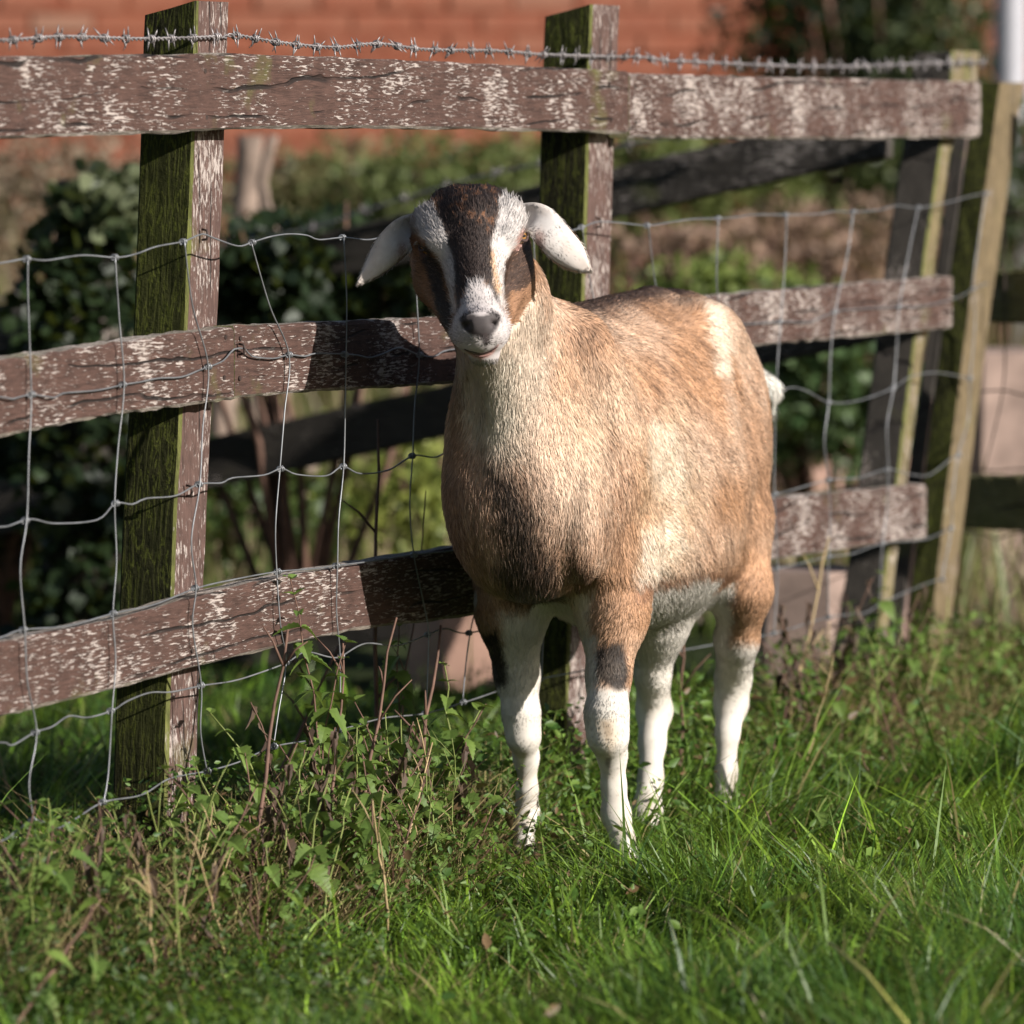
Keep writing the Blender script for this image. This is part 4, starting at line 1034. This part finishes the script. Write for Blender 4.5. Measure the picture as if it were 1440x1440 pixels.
def lawn():
    X, Y = field(210000, 5.5, 10.6)
    n1 = pnoise(X, Y, 4.5, 61); n2 = pnoise(X, Y, 13, 62); D = fence_D(X, Y)
    keep = RNG.random(len(X)) < np.clip(.78+.6*n2+.3*n1, .12, 1)*np.where(D < 0, .35, 1)*np.where(Y > 9.3, .5, 1)*np.where((D < .28) & (X < .1), .45, 1)
    X, Y, n1, n2, D = X[keep], Y[keep], n1[keep], n2[keep], D[keep]; N = len(X)
    h = (.045+.050*RNG.random(N)**1.5)*np.clip(1+.75*n1+.55*n2, .35, 3); h *= np.where(RNG.random(N) < .06, 1.7, 1)
    wd = RNG.uniform(.0020, .0050, N)*np.where(RNG.random(N) < .15, 1.5, 1)
    g0 = np.array([.060, .132, .012]); g1 = np.array([.145, .226, .025]); g2 = np.array([.032, .088, .018])
    m = np.clip(.5+.5*n2+RNG.normal(0, .25, N), 0, 1)[:, None]; col = (g0*(1-m)+g1*m)*np.exp(RNG.normal(0, .42, (N, 1)))
    m = np.clip(n1*1.2+RNG.normal(0, .25, N), 0, .8)[:, None]; col = col*(1-m)+g2*m
    dry = (RNG.random(N) < .05); col[dry] = np.array([.30, .25, .11])*RNG.uniform(.6, 1.1, (dry.sum(), 1))
    la = 2*math.pi*pnoise(X, Y, 3.3, 63)+RNG.normal(0, 1.0, N); lm = np.abs(RNG.normal(.15, .30, N)); be = RNG.uniform(.1, 1.2, N)
    blades('grass', X, Y, h, wd, col, (la, lm), be, GRASS)
    # the lawn goes on beyond the picture's edges, coarser
    M_ = 70000; Y = np.sqrt(RNG.uniform(5.0**2, 10.6**2, M_)); X = np.sign(RNG.uniform(-1, 1, M_))*(Y*.09+.12+RNG.uniform(0, 1.3, M_)*(.4+.6*RNG.random(M_)))
    k = (fence_D(X, Y) > -.1); X, Y = X[k], Y[k]; n2 = pnoise(X, Y, 13, 62); N = len(X); m = RNG.random((N, 1))
    blades('grass', X, Y, RNG.uniform(.05, .10, N)*(1+.35*n2), RNG.uniform(.004, .008, N), (g0*(1-m)+g1*m)*np.exp(RNG.normal(0, .35, (N, 1))), (RNG.uniform(0, 6.28, N), np.abs(RNG.normal(.15, .3, N))), RNG.uniform(.1, 1.2, N), GRASS)
    # matted low thatch
    X, Y = field(50000, 5.5, 10.4); N = len(X)
    col = np.array([.05, .06, .018])*RNG.uniform(.4, 1.3, (N, 1)); q = RNG.random(N) < .2; col[q] = np.array([.14, .12, .05])*RNG.uniform(.4, 1, (q.sum(), 1))
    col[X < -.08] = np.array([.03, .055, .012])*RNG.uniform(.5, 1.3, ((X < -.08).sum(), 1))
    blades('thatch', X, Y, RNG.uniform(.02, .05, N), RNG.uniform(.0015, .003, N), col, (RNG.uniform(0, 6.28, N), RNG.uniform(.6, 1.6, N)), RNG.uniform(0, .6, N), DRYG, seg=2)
lawn()
def leaves_mesh(P_, size, col, name, parent=None, matl=FOLI, kind='stuff', flat=.5, asp=.62, up=.25, **k):
    """diamond/heart leaf quads folded on the midrib"""
    N = len(P_); a = RNG.uniform(0, 2*math.pi, N); el = RNG.normal(.1, flat, N)
    d = np.stack([np.cos(a)*np.cos(el), np.sin(a)*np.cos(el), np.sin(el)], 1)
    n = RNG.normal(0, 1, (N, 3))+np.array([0, 0, up*3]); n -= d*(n*d).sum(1)[:, None]; n /= np.linalg.norm(n, axis=1)[:, None]; s = np.cross(d, n)
    L = (size*RNG.uniform(.6, 1.3, N))[:, None]
    v0 = P_; v1 = P_+d*L*.35+s*L*asp*.5+n*L*.08; v2 = P_+d*L; v3 = P_+d*L*.35-s*L*asp*.5+n*L*.08; v4 = P_+d*L*.75+s*L*asp*.33+n*L*.05; v5 = P_+d*L*.75-s*L*asp*.33+n*L*.05
    V = np.stack([v0, v1, v4, v2, v5, v3], 1).reshape(-1, 3); i = (np.arange(N)*6)[:, None]
    Fc = np.concatenate([i+np.array([[0, 1, 2, 3]]), i+np.array([[0, 3, 4, 5]])])
    C = np.repeat(col, 6, axis=0)
    return add(name, mesh_from(name, V, Fc, matl, False, None, C), parent, kind=kind, **k)
def ground_leaves():
    # small broad leaves (creeping plants) through the lawn and thick along the fence foot
    X, Y = field(30000, 5.6, 10.2); D = fence_D(X, Y); n = pnoise(X, Y, 3.1, 71)
    pr = np.clip(.03+.14*(n > .3)+.95*np.exp(-((D-.08)/.22)**2)*(.7+.4*n)+1.0*(X < -.16)*(Y < 7.05), 0, 1)
    k = RNG.random(len(X)) < pr; X, Y, D = X[k], Y[k], D[k]; N = len(X)
    h = RNG.uniform(.01, .085, N)*(1+.9*np.exp(-((D-.05)/.2)**2)); Z = ground_z(X, Y)+h
    m = RNG.random((N, 1)); col = np.array([.045, .105, .02])*(1-m)+np.array([.125, .20, .035])*m
    q = RNG.random(N) < .10; col[q] = np.array([.16, .10, .05])*RNG.uniform(.5, 1.2, (q.sum(), 1))
    fine_ = (RNG.random(N) < .55) | (X < -.16)
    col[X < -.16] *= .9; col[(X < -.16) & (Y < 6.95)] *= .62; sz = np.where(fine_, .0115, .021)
    P0 = np.stack([X, Y, Z], 1); R3 = [P0]; C3 = [col]; S3 = [sz]
    for _ in range(3):                                   # leaflets of the small feathery plants
        P1 = P0[fine_]+RNG.normal(0, .009, (fine_.sum(), 3)); R3.append(P1); C3.append(col[fine_]*RNG.uniform(.7, 1.25, (fine_.sum(), 1))); S3.append(sz[fine_]*RNG.uniform(.6, 1.1, fine_.sum()))
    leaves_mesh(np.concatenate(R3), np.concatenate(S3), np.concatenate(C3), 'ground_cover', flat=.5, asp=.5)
ground_leaves()

# ------------------------------------------------------------------ nettles and dead stalks along the fence
def leaf_mesh(name, L, W, fold, droop, matl, teeth=6):
    mid, lf, rt = [], [], []
    for i in range(teeth*2+1):
        t = i/(teeth*2); w_ = W*math.sin(math.pi*min(1, t**.62*.98+.02))**.9*(1-.25*t); w_ *= (1.0 if i % 2 else .78)
        x = L*t; z = -droop*L*t*t; mid.append((x, 0, z)); lf.append((x+.02*L*(i % 2), w_, z+fold*w_)); rt.append((x+.02*L*(i % 2), -w_, z+fold*w_))
    V = mid+lf+rt; n = len(mid); Fc = []
    for i in range(n-1): Fc += [(i, i+1, n+i+1, n+i), (i+1, i, 2*n+i, 2*n+i+1)]
    return mesh_from(name, V, Fc, matl)
NL = [leaf_mesh('leaf', .038, .0155, f, dr, NETTLE) for f, dr in ((.35, .25), (.15, .6), (.5, .45))]
NS = [leaf_mesh('leaf', .020, .0085, f, dr, NETTLE) for f, dr in ((.5, .1), (.3, .3))]
DL = [leaf_mesh('leaf', .030, .008, .9, 1.0, DEADLEAF, 4), leaf_mesh('leaf', .024, .006, .6, 1.4, DEADLEAF, 4)]
def Mrot(loc, yaw, pitch, roll=0, s=1): return Matrix.Translation(loc) @ Matrix.Rotation(yaw, 4, 'Z') @ Matrix.Rotation(pitch, 4, 'Y') @ Matrix.Rotation(roll, 4, 'X') @ Matrix.Scale(s, 4)
def nettle(x, y, h, lean, rs, label, group='nettles along the foot of the fence', dead=False, sc=1.0):
    z0 = float(ground_z(x, y))-.01
    root = thing('dead_nettle' if dead else 'nettle', (x, y, z0), label, 'nettle', group)
    la = rs.uniform(0, 6.28); pts = []
    for i in range(9):
        t = i/8; pts.append(Vector((x+math.cos(la)*lean*h*t*t+rs.uniform(-.004, .004), y+math.sin(la)*lean*h*t*t*.6, z0+h*t)))
    mb = MB(); mb.add(*tube(pts, [.0022*(1-.6*i/8)*sc for i in range(9)], 6)); add('stem', mb.mesh('stem', STEM_B if dead or rs.random() < .45 else STEM_G, True), root)
    yaw = rs.uniform(0, 3)
    k = max(4, int(h/.022))
    for i in range(k):
        t = (i+1.2)/(k+.4); j = t*8; a = int(min(j, 7)); p = pts[a].lerp(pts[a+1], min(1, j-a)); yaw += 1.57+rs.uniform(-.3, .3)
        for s in (0, math.pi):
            if rs.random() < (.35 if dead else .12): continue
            if dead: m_ = rs.choice(DL); pit = rs.uniform(.6, 1.4)
            else: m_ = rs.choice(NS if t > .85 else NL); pit = rs.uniform(-.1, .6) if t < .9 else rs.uniform(-.7, 0)
            add('leaf', m_, root, Mrot(p, yaw+s, pit, rs.uniform(-.4, .4), rs.uniform(.75, 1.15)*sc*(1.05-.35*abs(t-.55))))
    return root
rs = random.Random(42)
FD_ = FD
def near_fence(u, D):
    """ground point whose picture column is u, standing D in front of the fence"""
    p = onplane(u, 1000, FP0+FN*D, FN); return p.x, p.y
special = [(455, .05, .42, 'tall fresh nettle climbing in front of the bottom rail'), (437, .09, .34, 'bushy nettle with bright serrated leaves under the bottom rail'),
           (640, .07, .28, 'nettle sprig with pale leaves just before the goat\'s front legs'), (180, .10, .20, 'nettle growing against the foot of the nearest mossy post'),
           (560, -.04, .33, 'slim nettle rising behind the netting near the goat'), (1235, .05, .26, 'light green nettle beside the leaning end posts')]
for u, D, h, lab in special:
    x, y = near_fence(u, D); nettle(x, y, h, .15, rs, lab, None)
def zone(u, D):
    if D > .24: return 'out in the grass in front of the tangle'
    if u < 230: return 'near the cut edge before the nearest mossy post'
    if u < 330: return 'around the foot of the nearest mossy post'
    if u < 520: return 'under the sunlit part of the bottom rail'
    if u < 700: return 'below the shaded rail beside the goat'
    if u < 1000: return 'under the goat\'s belly'
    if u < 1215: return 'behind the goat below the far bottom rail'
    return 'around the leaning end posts'
NP = [(20, .1, .17), (70, .16, .2), (110, .06, .18), (150, .2, .15), (215, .17, .22), (250, .12, .18), (300, .1, .17), (345, .16, .22), (385, .2, .16), (415, .12, .2), (480, .15, .17), (505, .07, .24), (530, .13, .17), (575, .10, .19), (612, .14, .15),
                (660, .12, .14), (690, .05, .17), (770, .02, .15), (1105, .12, .14), (1150, .1, .18), (1190, .15, .13), (1210, .0, .22), (1275, .1, .15), (1330, .12, .14), (1380, .15, .17), (1425, .2, .15), (40, .28, .14), (130, .33, .12), (330, .3, .11), (1160, .3, .1), (1290, .28, .11)]
for k in range(62):
    u = rs.choice([rs.uniform(330, 660), rs.uniform(330, 660), rs.uniform(0, 330), rs.uniform(1080, 1430)])
    NP.append((u, rs.uniform(.0, .22), rs.uniform(.15, .27) if 330 < u < 660 else rs.uniform(.12, .2)))
for k in range(16):
    u = rs.uniform(1060, 1430); D = rs.uniform(.28, .55); x, y = near_fence(u, D)
    nettle(x, y, rs.uniform(.07, .12), .3, rs, 'low broad-leaved nettle in the lit grass before the leaning end posts', 'low nettles before the end posts', sc=1.35)
for u, D, h in NP:
    x, y = near_fence(u, D); zn = zone(u, D); nettle(x, y, h*rs.uniform(.85, 1.15), rs.uniform(.1, .6), rs, 'leafy green nettle '+zn, 'green nettles '+zn)
for u, D, h in [(60, .1, .2), (125, .14, .22), (235, .2, .24), (290, .2, .2), (365, .12, .25), (425, .18, .2), (470, .1, .25), (520, .18, .2), (560, .06, .25), (600, .1, .22), (1120, .06, .24), (1140, .1, .27), (1170, .04, .25), (1255, .05, .24), (400, .05, .28), (500, .12, .26), (545, .1, .24), (450, .16, .25), (1105, .05, .25), (1155, .07, .28), (640, .1, .2)]:
    x, y = near_fence(u, D); zn = zone(u, D); nettle(x, y, h*rs.uniform(.85, 1.1), rs.uniform(.1, .5), rs, 'withered brown nettle '+zn, 'dead nettles '+zn, True)
def stalk(u, v0, u1, v1, D, r, matl, label, cat='dead stem', group=None, twigs=2):
    a = onplane(u, v0, FP0+FN*D, FN); b_ = onplane(u1, v1, FP0+FN*D, FN); a.z = min(a.z, float(ground_z(a.x, a.y))+.03)
    pts = [a.lerp(b_, t)+Vector((rs.uniform(-.003, .003), rs.uniform(-.01, .01), 0)) for t in np.linspace(0, 1, 8)]
    mb = MB(); mb.add(*tube(pts, [r*(1-.55*i/7) for i in range(8)], 6))
    for k in range(twigs):
        p = pts[rs.randint(2, 6)]; e = p+Vector((rs.uniform(-.05, .05), rs.uniform(-.02, .02), rs.uniform(.02, .07)))
        mb.add(*tube([p, p.lerp(e, .5)+Vector((0, 0, .006)), e], [r*.5, r*.4, r*.2], 5))
    o = add('dead_stalk', mb.mesh('dead_stalk', matl, True)); tag(o, label, cat, group)
stalk(345, 1090, 405, 885, .10, .0038, STEM_B, 'thick brown stalk leaning up across the bottom rail')
stalk(500, 1040, 555, 868, .09, .0034, STEM_B, 'brown stalk leaning beside the shaded end of the bottom rail')
stalk(455, 1060, 485, 905, .12, .003, STEM_B, 'broken brown stalk among the bright nettles')
stalk(575, 1080, 620, 880, .05, .004, STEM_B, 'dark reddish stalk near the goat\'s front legs')
stalk(0, 1215, 135, 1275, .30, .0028, STEM_B, 'long reddish stalk lying low in the tangle', twigs=1)
stalk(528, 900, 531, 590, -.10, .0045, STEM_B, 'straight dark sapling stem behind the netting')
stalk(350, 640, 480, 900, -.25, .004, STEM_B, 'slanting bare stem behind the netting below the shaded rail')
stalk(550, 790, 600, 690, -.08, .002, STEM_B, 'thin curved twig behind the middle netting')
stalk(958, 1010, 960, 900, .05, .004, STEM_B, 'dark woody stem between the goat\'s hind legs')
stalk(1110, 960, 1165, 755, .02, .0036, STEM_T, 'tall tan dead stalk before the far end of the bottom rail')
for k in range(60):
    u = rs.choice([rs.uniform(0, 690), rs.uniform(200, 640), rs.uniform(1090, 1440)]); D = rs.uniform(.0, .3); b0 = 1010-u*.11+60
    a = near_fence(u, D); px = project(np.array([[a[0], a[1], 0.]])); v0 = float(px[1][0])
    stalk(u, v0, u+rs.uniform(-50, 70), v0-rs.uniform(90, 230), D, rs.uniform(.0010, .0024), rs.choice([STEM_B, STEM_T, STEM_B, STEM_T, STEM_G]), 'thin dry stalk '+zone(u, D), 'dead stem', 'dry stalks '+zone(u, D), 3)
for (u, v, u1, v1, Y, r_, lab) in ((1165, 1325, 1275, 1440, 6.35, .0028, 'yellow fallen stem lying in the near grass'), (1070, 1290, 1130, 1260, 6.5, .002, 'short pale stem bent over in the near grass')):
    a, b_ = P(u, v, Y), P(u1, v1, Y-.35); mb = MB(); mb.add(*tube([a, a.lerp(b_, .5)+Vector((0, 0, .008)), b_], [r_*.7, r_, r_], 6))
    tag(add('straw_stem', mb.mesh('straw_stem', simple('yellow stem', (.34, .33, .08), .5), True)), lab, 'stem')
def dry_tangle():
    N = 6800; u = RNG.choice([0, 1], N, p=[.62, .38]); uu = np.where(u == 0, RNG.uniform(-60, 700, N), RNG.uniform(1080, 1480, N)); D = RNG.uniform(-.1, .22, N)
    q = [near_fence(float(a), float(d)) for a, d in zip(uu, D)]; X = np.array([a[0] for a in q]); Y = np.array([a[1] for a in q])
    col = np.array([.27, .22, .10])*RNG.uniform(.35, 1.2, (N, 1)); k = RNG.random(N) < .25; col[k] = np.array([.11, .06, .04])*RNG.uniform(.5, 1.2, (k.sum(), 1))
    blades('dry_grass', X, Y, RNG.uniform(.06, .17, N), RNG.uniform(.0014, .003, N), col, (RNG.uniform(0, 6.28, N), RNG.uniform(.1, 1.1, N)), RNG.uniform(0, .9, N), DRYG)
    X, Y = field(2600, 5.6, 9.2); N = len(X)   # single long straws through the lawn
    col = np.array([.30, .24, .11])*RNG.uniform(.4, 1.1, (N, 1))
    blades('straw', X, Y, RNG.uniform(.04, .09, N), RNG.uniform(.0015, .0028, N), col, (RNG.uniform(0, 6.28, N), RNG.uniform(.3, 1.2, N)), RNG.uniform(0, .9, N), DRYG)
dry_tangle()

# ------------------------------------------------------------------ ivy, shrubs and tall growth beyond the fence
def leaf_cloud(n, c, r, size, cols, shell=.35, seed=0, lump=.55):
    rg = np.random.default_rng(seed); q = rg.normal(0, 1, (n, 3)); q /= np.linalg.norm(q, axis=1)[:, None]
    rad = (shell+(1-shell)*rg.random(n)**.6)*(1+lump*vnoise(q, 2.6, seed)+lump*.5*vnoise(q, 6, seed+1))
    p = np.array(c)+q*rad[:, None]*np.array(r); m = rg.random((n, 1)); col = np.array(cols[0])*(1-m)+np.array(cols[1])*m
    return p, col
def shrub(name, c, r, n, size, cols, label, cat, seed, stemcol=STEM_B, group=None, asp=.62):
    c = Vector(c); root = thing(name, (c.x, c.y, 0), label, cat, group)
    p, col = leaf_cloud(n, c, r, size, cols, seed=seed); p = p[p[:, 2] > .0] if True else p; col = col[:len(p)]
    leaves_mesh(p, np.full(len(p), size), col, 'foliage', root, asp=asp)
    rr = random.Random(seed); mb = MB()
    for k in range(16):
        e = c+Vector((rr.uniform(-1.1, 1.1)*r[0], rr.uniform(-.7, .7)*r[1], rr.uniform(.1, 1.35)*r[2])); b0 = Vector((c.x+rr.uniform(-.1, .1)*r[0], c.y, -.02))
        mb.add(*tube([b0, b0.lerp(e, .5)+Vector((rr.uniform(-.05, .05), 0, 0)), e], [.012, .008, .003], 6))
    add('stem', mb.mesh('stem', stemcol, True), root)
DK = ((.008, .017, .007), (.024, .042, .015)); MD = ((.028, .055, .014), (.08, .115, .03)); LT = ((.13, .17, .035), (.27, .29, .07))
q = P(118, 520, 11.0)
def ivy_post():
    root = thing('ivy_covered_stump', (q.x, 11.0, 0), 'broad stump smothered in dark glossy ivy behind the nearest mossy post', 'ivy stump')
    mb = MB(); mb.add(*tube([(q.x, 11.0, -.02), (q.x, 11.0, .5), (q.x+.01, 11.0, .93)], [.09, .075, .06], 10)); add('trunk', mb.mesh('trunk', SHADE_POST, True), root)
    P_, C_ = [], []
    for k in range(8):
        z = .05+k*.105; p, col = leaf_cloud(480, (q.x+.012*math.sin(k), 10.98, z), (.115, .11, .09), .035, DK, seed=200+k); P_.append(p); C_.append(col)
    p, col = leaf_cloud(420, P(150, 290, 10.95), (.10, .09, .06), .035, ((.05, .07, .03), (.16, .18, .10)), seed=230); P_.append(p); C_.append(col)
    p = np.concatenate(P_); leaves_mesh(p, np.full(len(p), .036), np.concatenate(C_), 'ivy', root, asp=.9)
ivy_post()
def sh(name, u, v, Y, rx, rz, n, size, cols, label, cat, seed, **k):
    shrub(name, P(u, v, Y), (rx, rx*.7, rz), n, size, cols, label, cat, seed, **k)
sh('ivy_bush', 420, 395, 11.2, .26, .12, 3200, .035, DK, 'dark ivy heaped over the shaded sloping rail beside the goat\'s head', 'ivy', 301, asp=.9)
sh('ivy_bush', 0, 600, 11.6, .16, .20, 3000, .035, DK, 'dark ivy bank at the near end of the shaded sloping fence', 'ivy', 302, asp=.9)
sh('low_bush', 560, 740, 12.6, .40, .20, 3600, .035, LT, 'sunlit yellow-green bush seen under the shaded middle rail', 'bush', 303)
sh('low_bush', 335, 760, 12.3, .22, .18, 2400, .035, MD, 'mid green bush seen behind the netting next to the nearest mossy post', 'bush', 304)
sh('low_bush', 10, 800, 11.9, .22, .22, 2200, .035, MD, 'green bush low behind the netting at the near end of the fence', 'bush', 305)
sh('round_shrub', 1160, 540, 13.2, .24, .20, 2600, .04, ((.03, .065, .02), (.10, .15, .06)), 'rounded green shrub seen past the goat\'s rump', 'shrub', 306)
sh('low_bush', 1020, 425, 13.6, .22, .11, 2000, .03, ((.09, .13, .03), (.20, .25, .06)), 'low fresh green bush just above the goat\'s back', 'bush', 307)
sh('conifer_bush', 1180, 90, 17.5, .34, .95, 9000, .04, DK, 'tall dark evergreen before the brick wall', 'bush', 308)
sh('conifer_bush', 1265, 170, 17.4, .30, .60, 8000, .04, ((.03, .05, .02), (.10, .12, .05)), 'broad dull green evergreen before the brick wall beside the white post', 'bush', 309)
sh('tall_shrub', 1415, 265, 16.0, .22, .26, 2400, .03, ((.03, .05, .02), (.08, .11, .04)), 'dull green shrub growing in front of the white post', 'shrub', 316)
sh('tall_shrub', 640, 290, 16.2, .36, .22, 5000, .03, ((.07, .10, .03), (.17, .20, .07)), 'green shrub beyond the goat\'s head', 'shrub', 310)
sh('tall_shrub', 460, 290, 16.8, .40, .20, 5000, .03, ((.09, .10, .04), (.24, .21, .10)), 'olive green shrub beyond the barbed wire', 'shrub', 311)
sh('tall_shrub', 960, 250, 16.4, .40, .17, 5000, .03, ((.09, .12, .03), (.20, .23, .08)), 'soft green shrub seen above the shaded sloping rail', 'shrub', 312)
sh('tall_shrub', 800, 290, 17, .34, .20, 4000, .03, ((.09, .12, .03), (.20, .22, .08)), 'green shrub hidden mostly by the second mossy post', 'shrub', 313)
sh('brown_shrub', 60, 300, 16.0, .42, .22, 4000, .03, ((.16, .12, .08), (.32, .25, .18)), 'brown leafless scrub behind the ivy covered stump', 'scrub', 314)
sh('brown_shrub', 1100, 370, 15.6, .50, .15, 3000, .04, ((.17, .11, .08), (.33, .22, .16)), 'pinkish brown scrub seen above the goat\'s rump', 'scrub', 315)
def far_growth():
    N = 16000; Y = np.sqrt(RNG.uniform(11.6**2, 19.2**2, N)); X = RNG.uniform(-1, 1, N)*(Y*.1+.25)
    clear = (Y > 12.4) & (Y < 15.2) & (pnoise(X, Y, 1.1, 91) > -.1); k = ~clear; X, Y = X[k], Y[k]; N = len(X)
    n = pnoise(X, Y, .9, 92); m = np.clip(.5+n, 0, 1)[:, None]
    col = np.array([.06, .095, .02])*(1-m)+np.array([.17, .19, .06])*m; q_ = RNG.random(N) < .5; col[q_] = np.array([.33, .26, .16])*RNG.uniform(.5, 1.1, (q_.sum(), 1))
    h = RNG.uniform(.12, .3, N)*np.where(Y > 15.2, 2.5, 1.0)*(1+.4*n)
    blades('tall_grass', X, Y, h, RNG.uniform(.006, .014, N), col, (RNG.uniform(0, 6.28, N), RNG.uniform(0, .3, N)), RNG.uniform(0, .5, N), GRASS, base=np.full(N, -.03))
far_growth()
# pale branches behind the nearest post and the pale stone blocks low beyond the fence
for (pts, r_, lab) in (([(325, 420, 13), (345, 300, 13), (352, 190, 13)], .03, 'pale peeling trunk behind the nearest mossy post'), ([(372, 330, 12.6), (368, 260, 12.6), (385, 190, 12.6)], .012, 'tan forked sapling next to the pale trunk'),
                       ([(410, 450, 12), (395, 350, 12), (370, 262, 12)], .006, 'thin leaning cane beside the tan sapling')):
    z = P(*pts[0]); mb = MB(); q3 = [Vector((z.x-.05, z.y, -.02))]+[P(*a) for a in pts]; mb.add(*tube(spline(q3, .05), [r_]*len(spline(q3, .05)), 8))
    tag(add('bare_trunk', mb.mesh('bare_trunk', simple('pale bark', (.20, .15, .12), .8, 0, .2, .4, 20), True)), lab, 'tree')
def block(u, v, Y, w_, d_, h_, yaw, label, col):
    c = P(u, v, Y); m_ = simple('stone', col, .9, 0, .2, .3, 12, .4); rsb = random.Random(int(u)); V = []
    for z in (0, .5, 1):
        for a in range(8):
            an = math.pi/8+a*math.pi/4; k = 1.08 if a % 2 else 1.02
            V.append(Vector((max(-.5, min(.5, .62*math.cos(an)*k))*w_*(1-.06*z)+rsb.uniform(-.01, .01), max(-.5, min(.5, .62*math.sin(an)*k))*d_*(1-.06*z)+rsb.uniform(-.01, .01), h_*z)))
    Fc = [(i*8+j, i*8+(j+1) % 8, (i+1)*8+(j+1) % 8, (i+1)*8+j) for i in range(2) for j in range(8)]+[tuple(range(16, 24)), tuple(range(7, -1, -1))]
    me = mesh_from('stone_block', V, Fc, m_); o = add('stone_block', me, None, Matrix.Translation((c.x, c.y, -.01)) @ Matrix.Rotation(yaw, 4, 'Z')); tag(o, label, 'stone')
block(440, 740, 12.9, .16, .2, .30, .2, 'pale buff stone block behind the netting under the shaded rail', (.28, .22, .17))
block(1130, 860, 10.2, .22, .2, .25, -.2, 'pinkish stone block low behind the far end of the bottom rail', (.26, .19, .16))
block(668, 930, 10.6, .26, .2, .22, .1, 'salmon pink stone block low behind the goat\'s front leg', (.30, .185, .14))
block(1425, 560, 12.6, .4, .3, .55, .1, 'large pale pink stone block beyond the tan corner stake', (.26, .19, .16))
block(1150, 700, 13.6, .62, .3, .34, .5, 'long reddish stone kerb seen past the goat\'s rump', (.28, .18, .145))
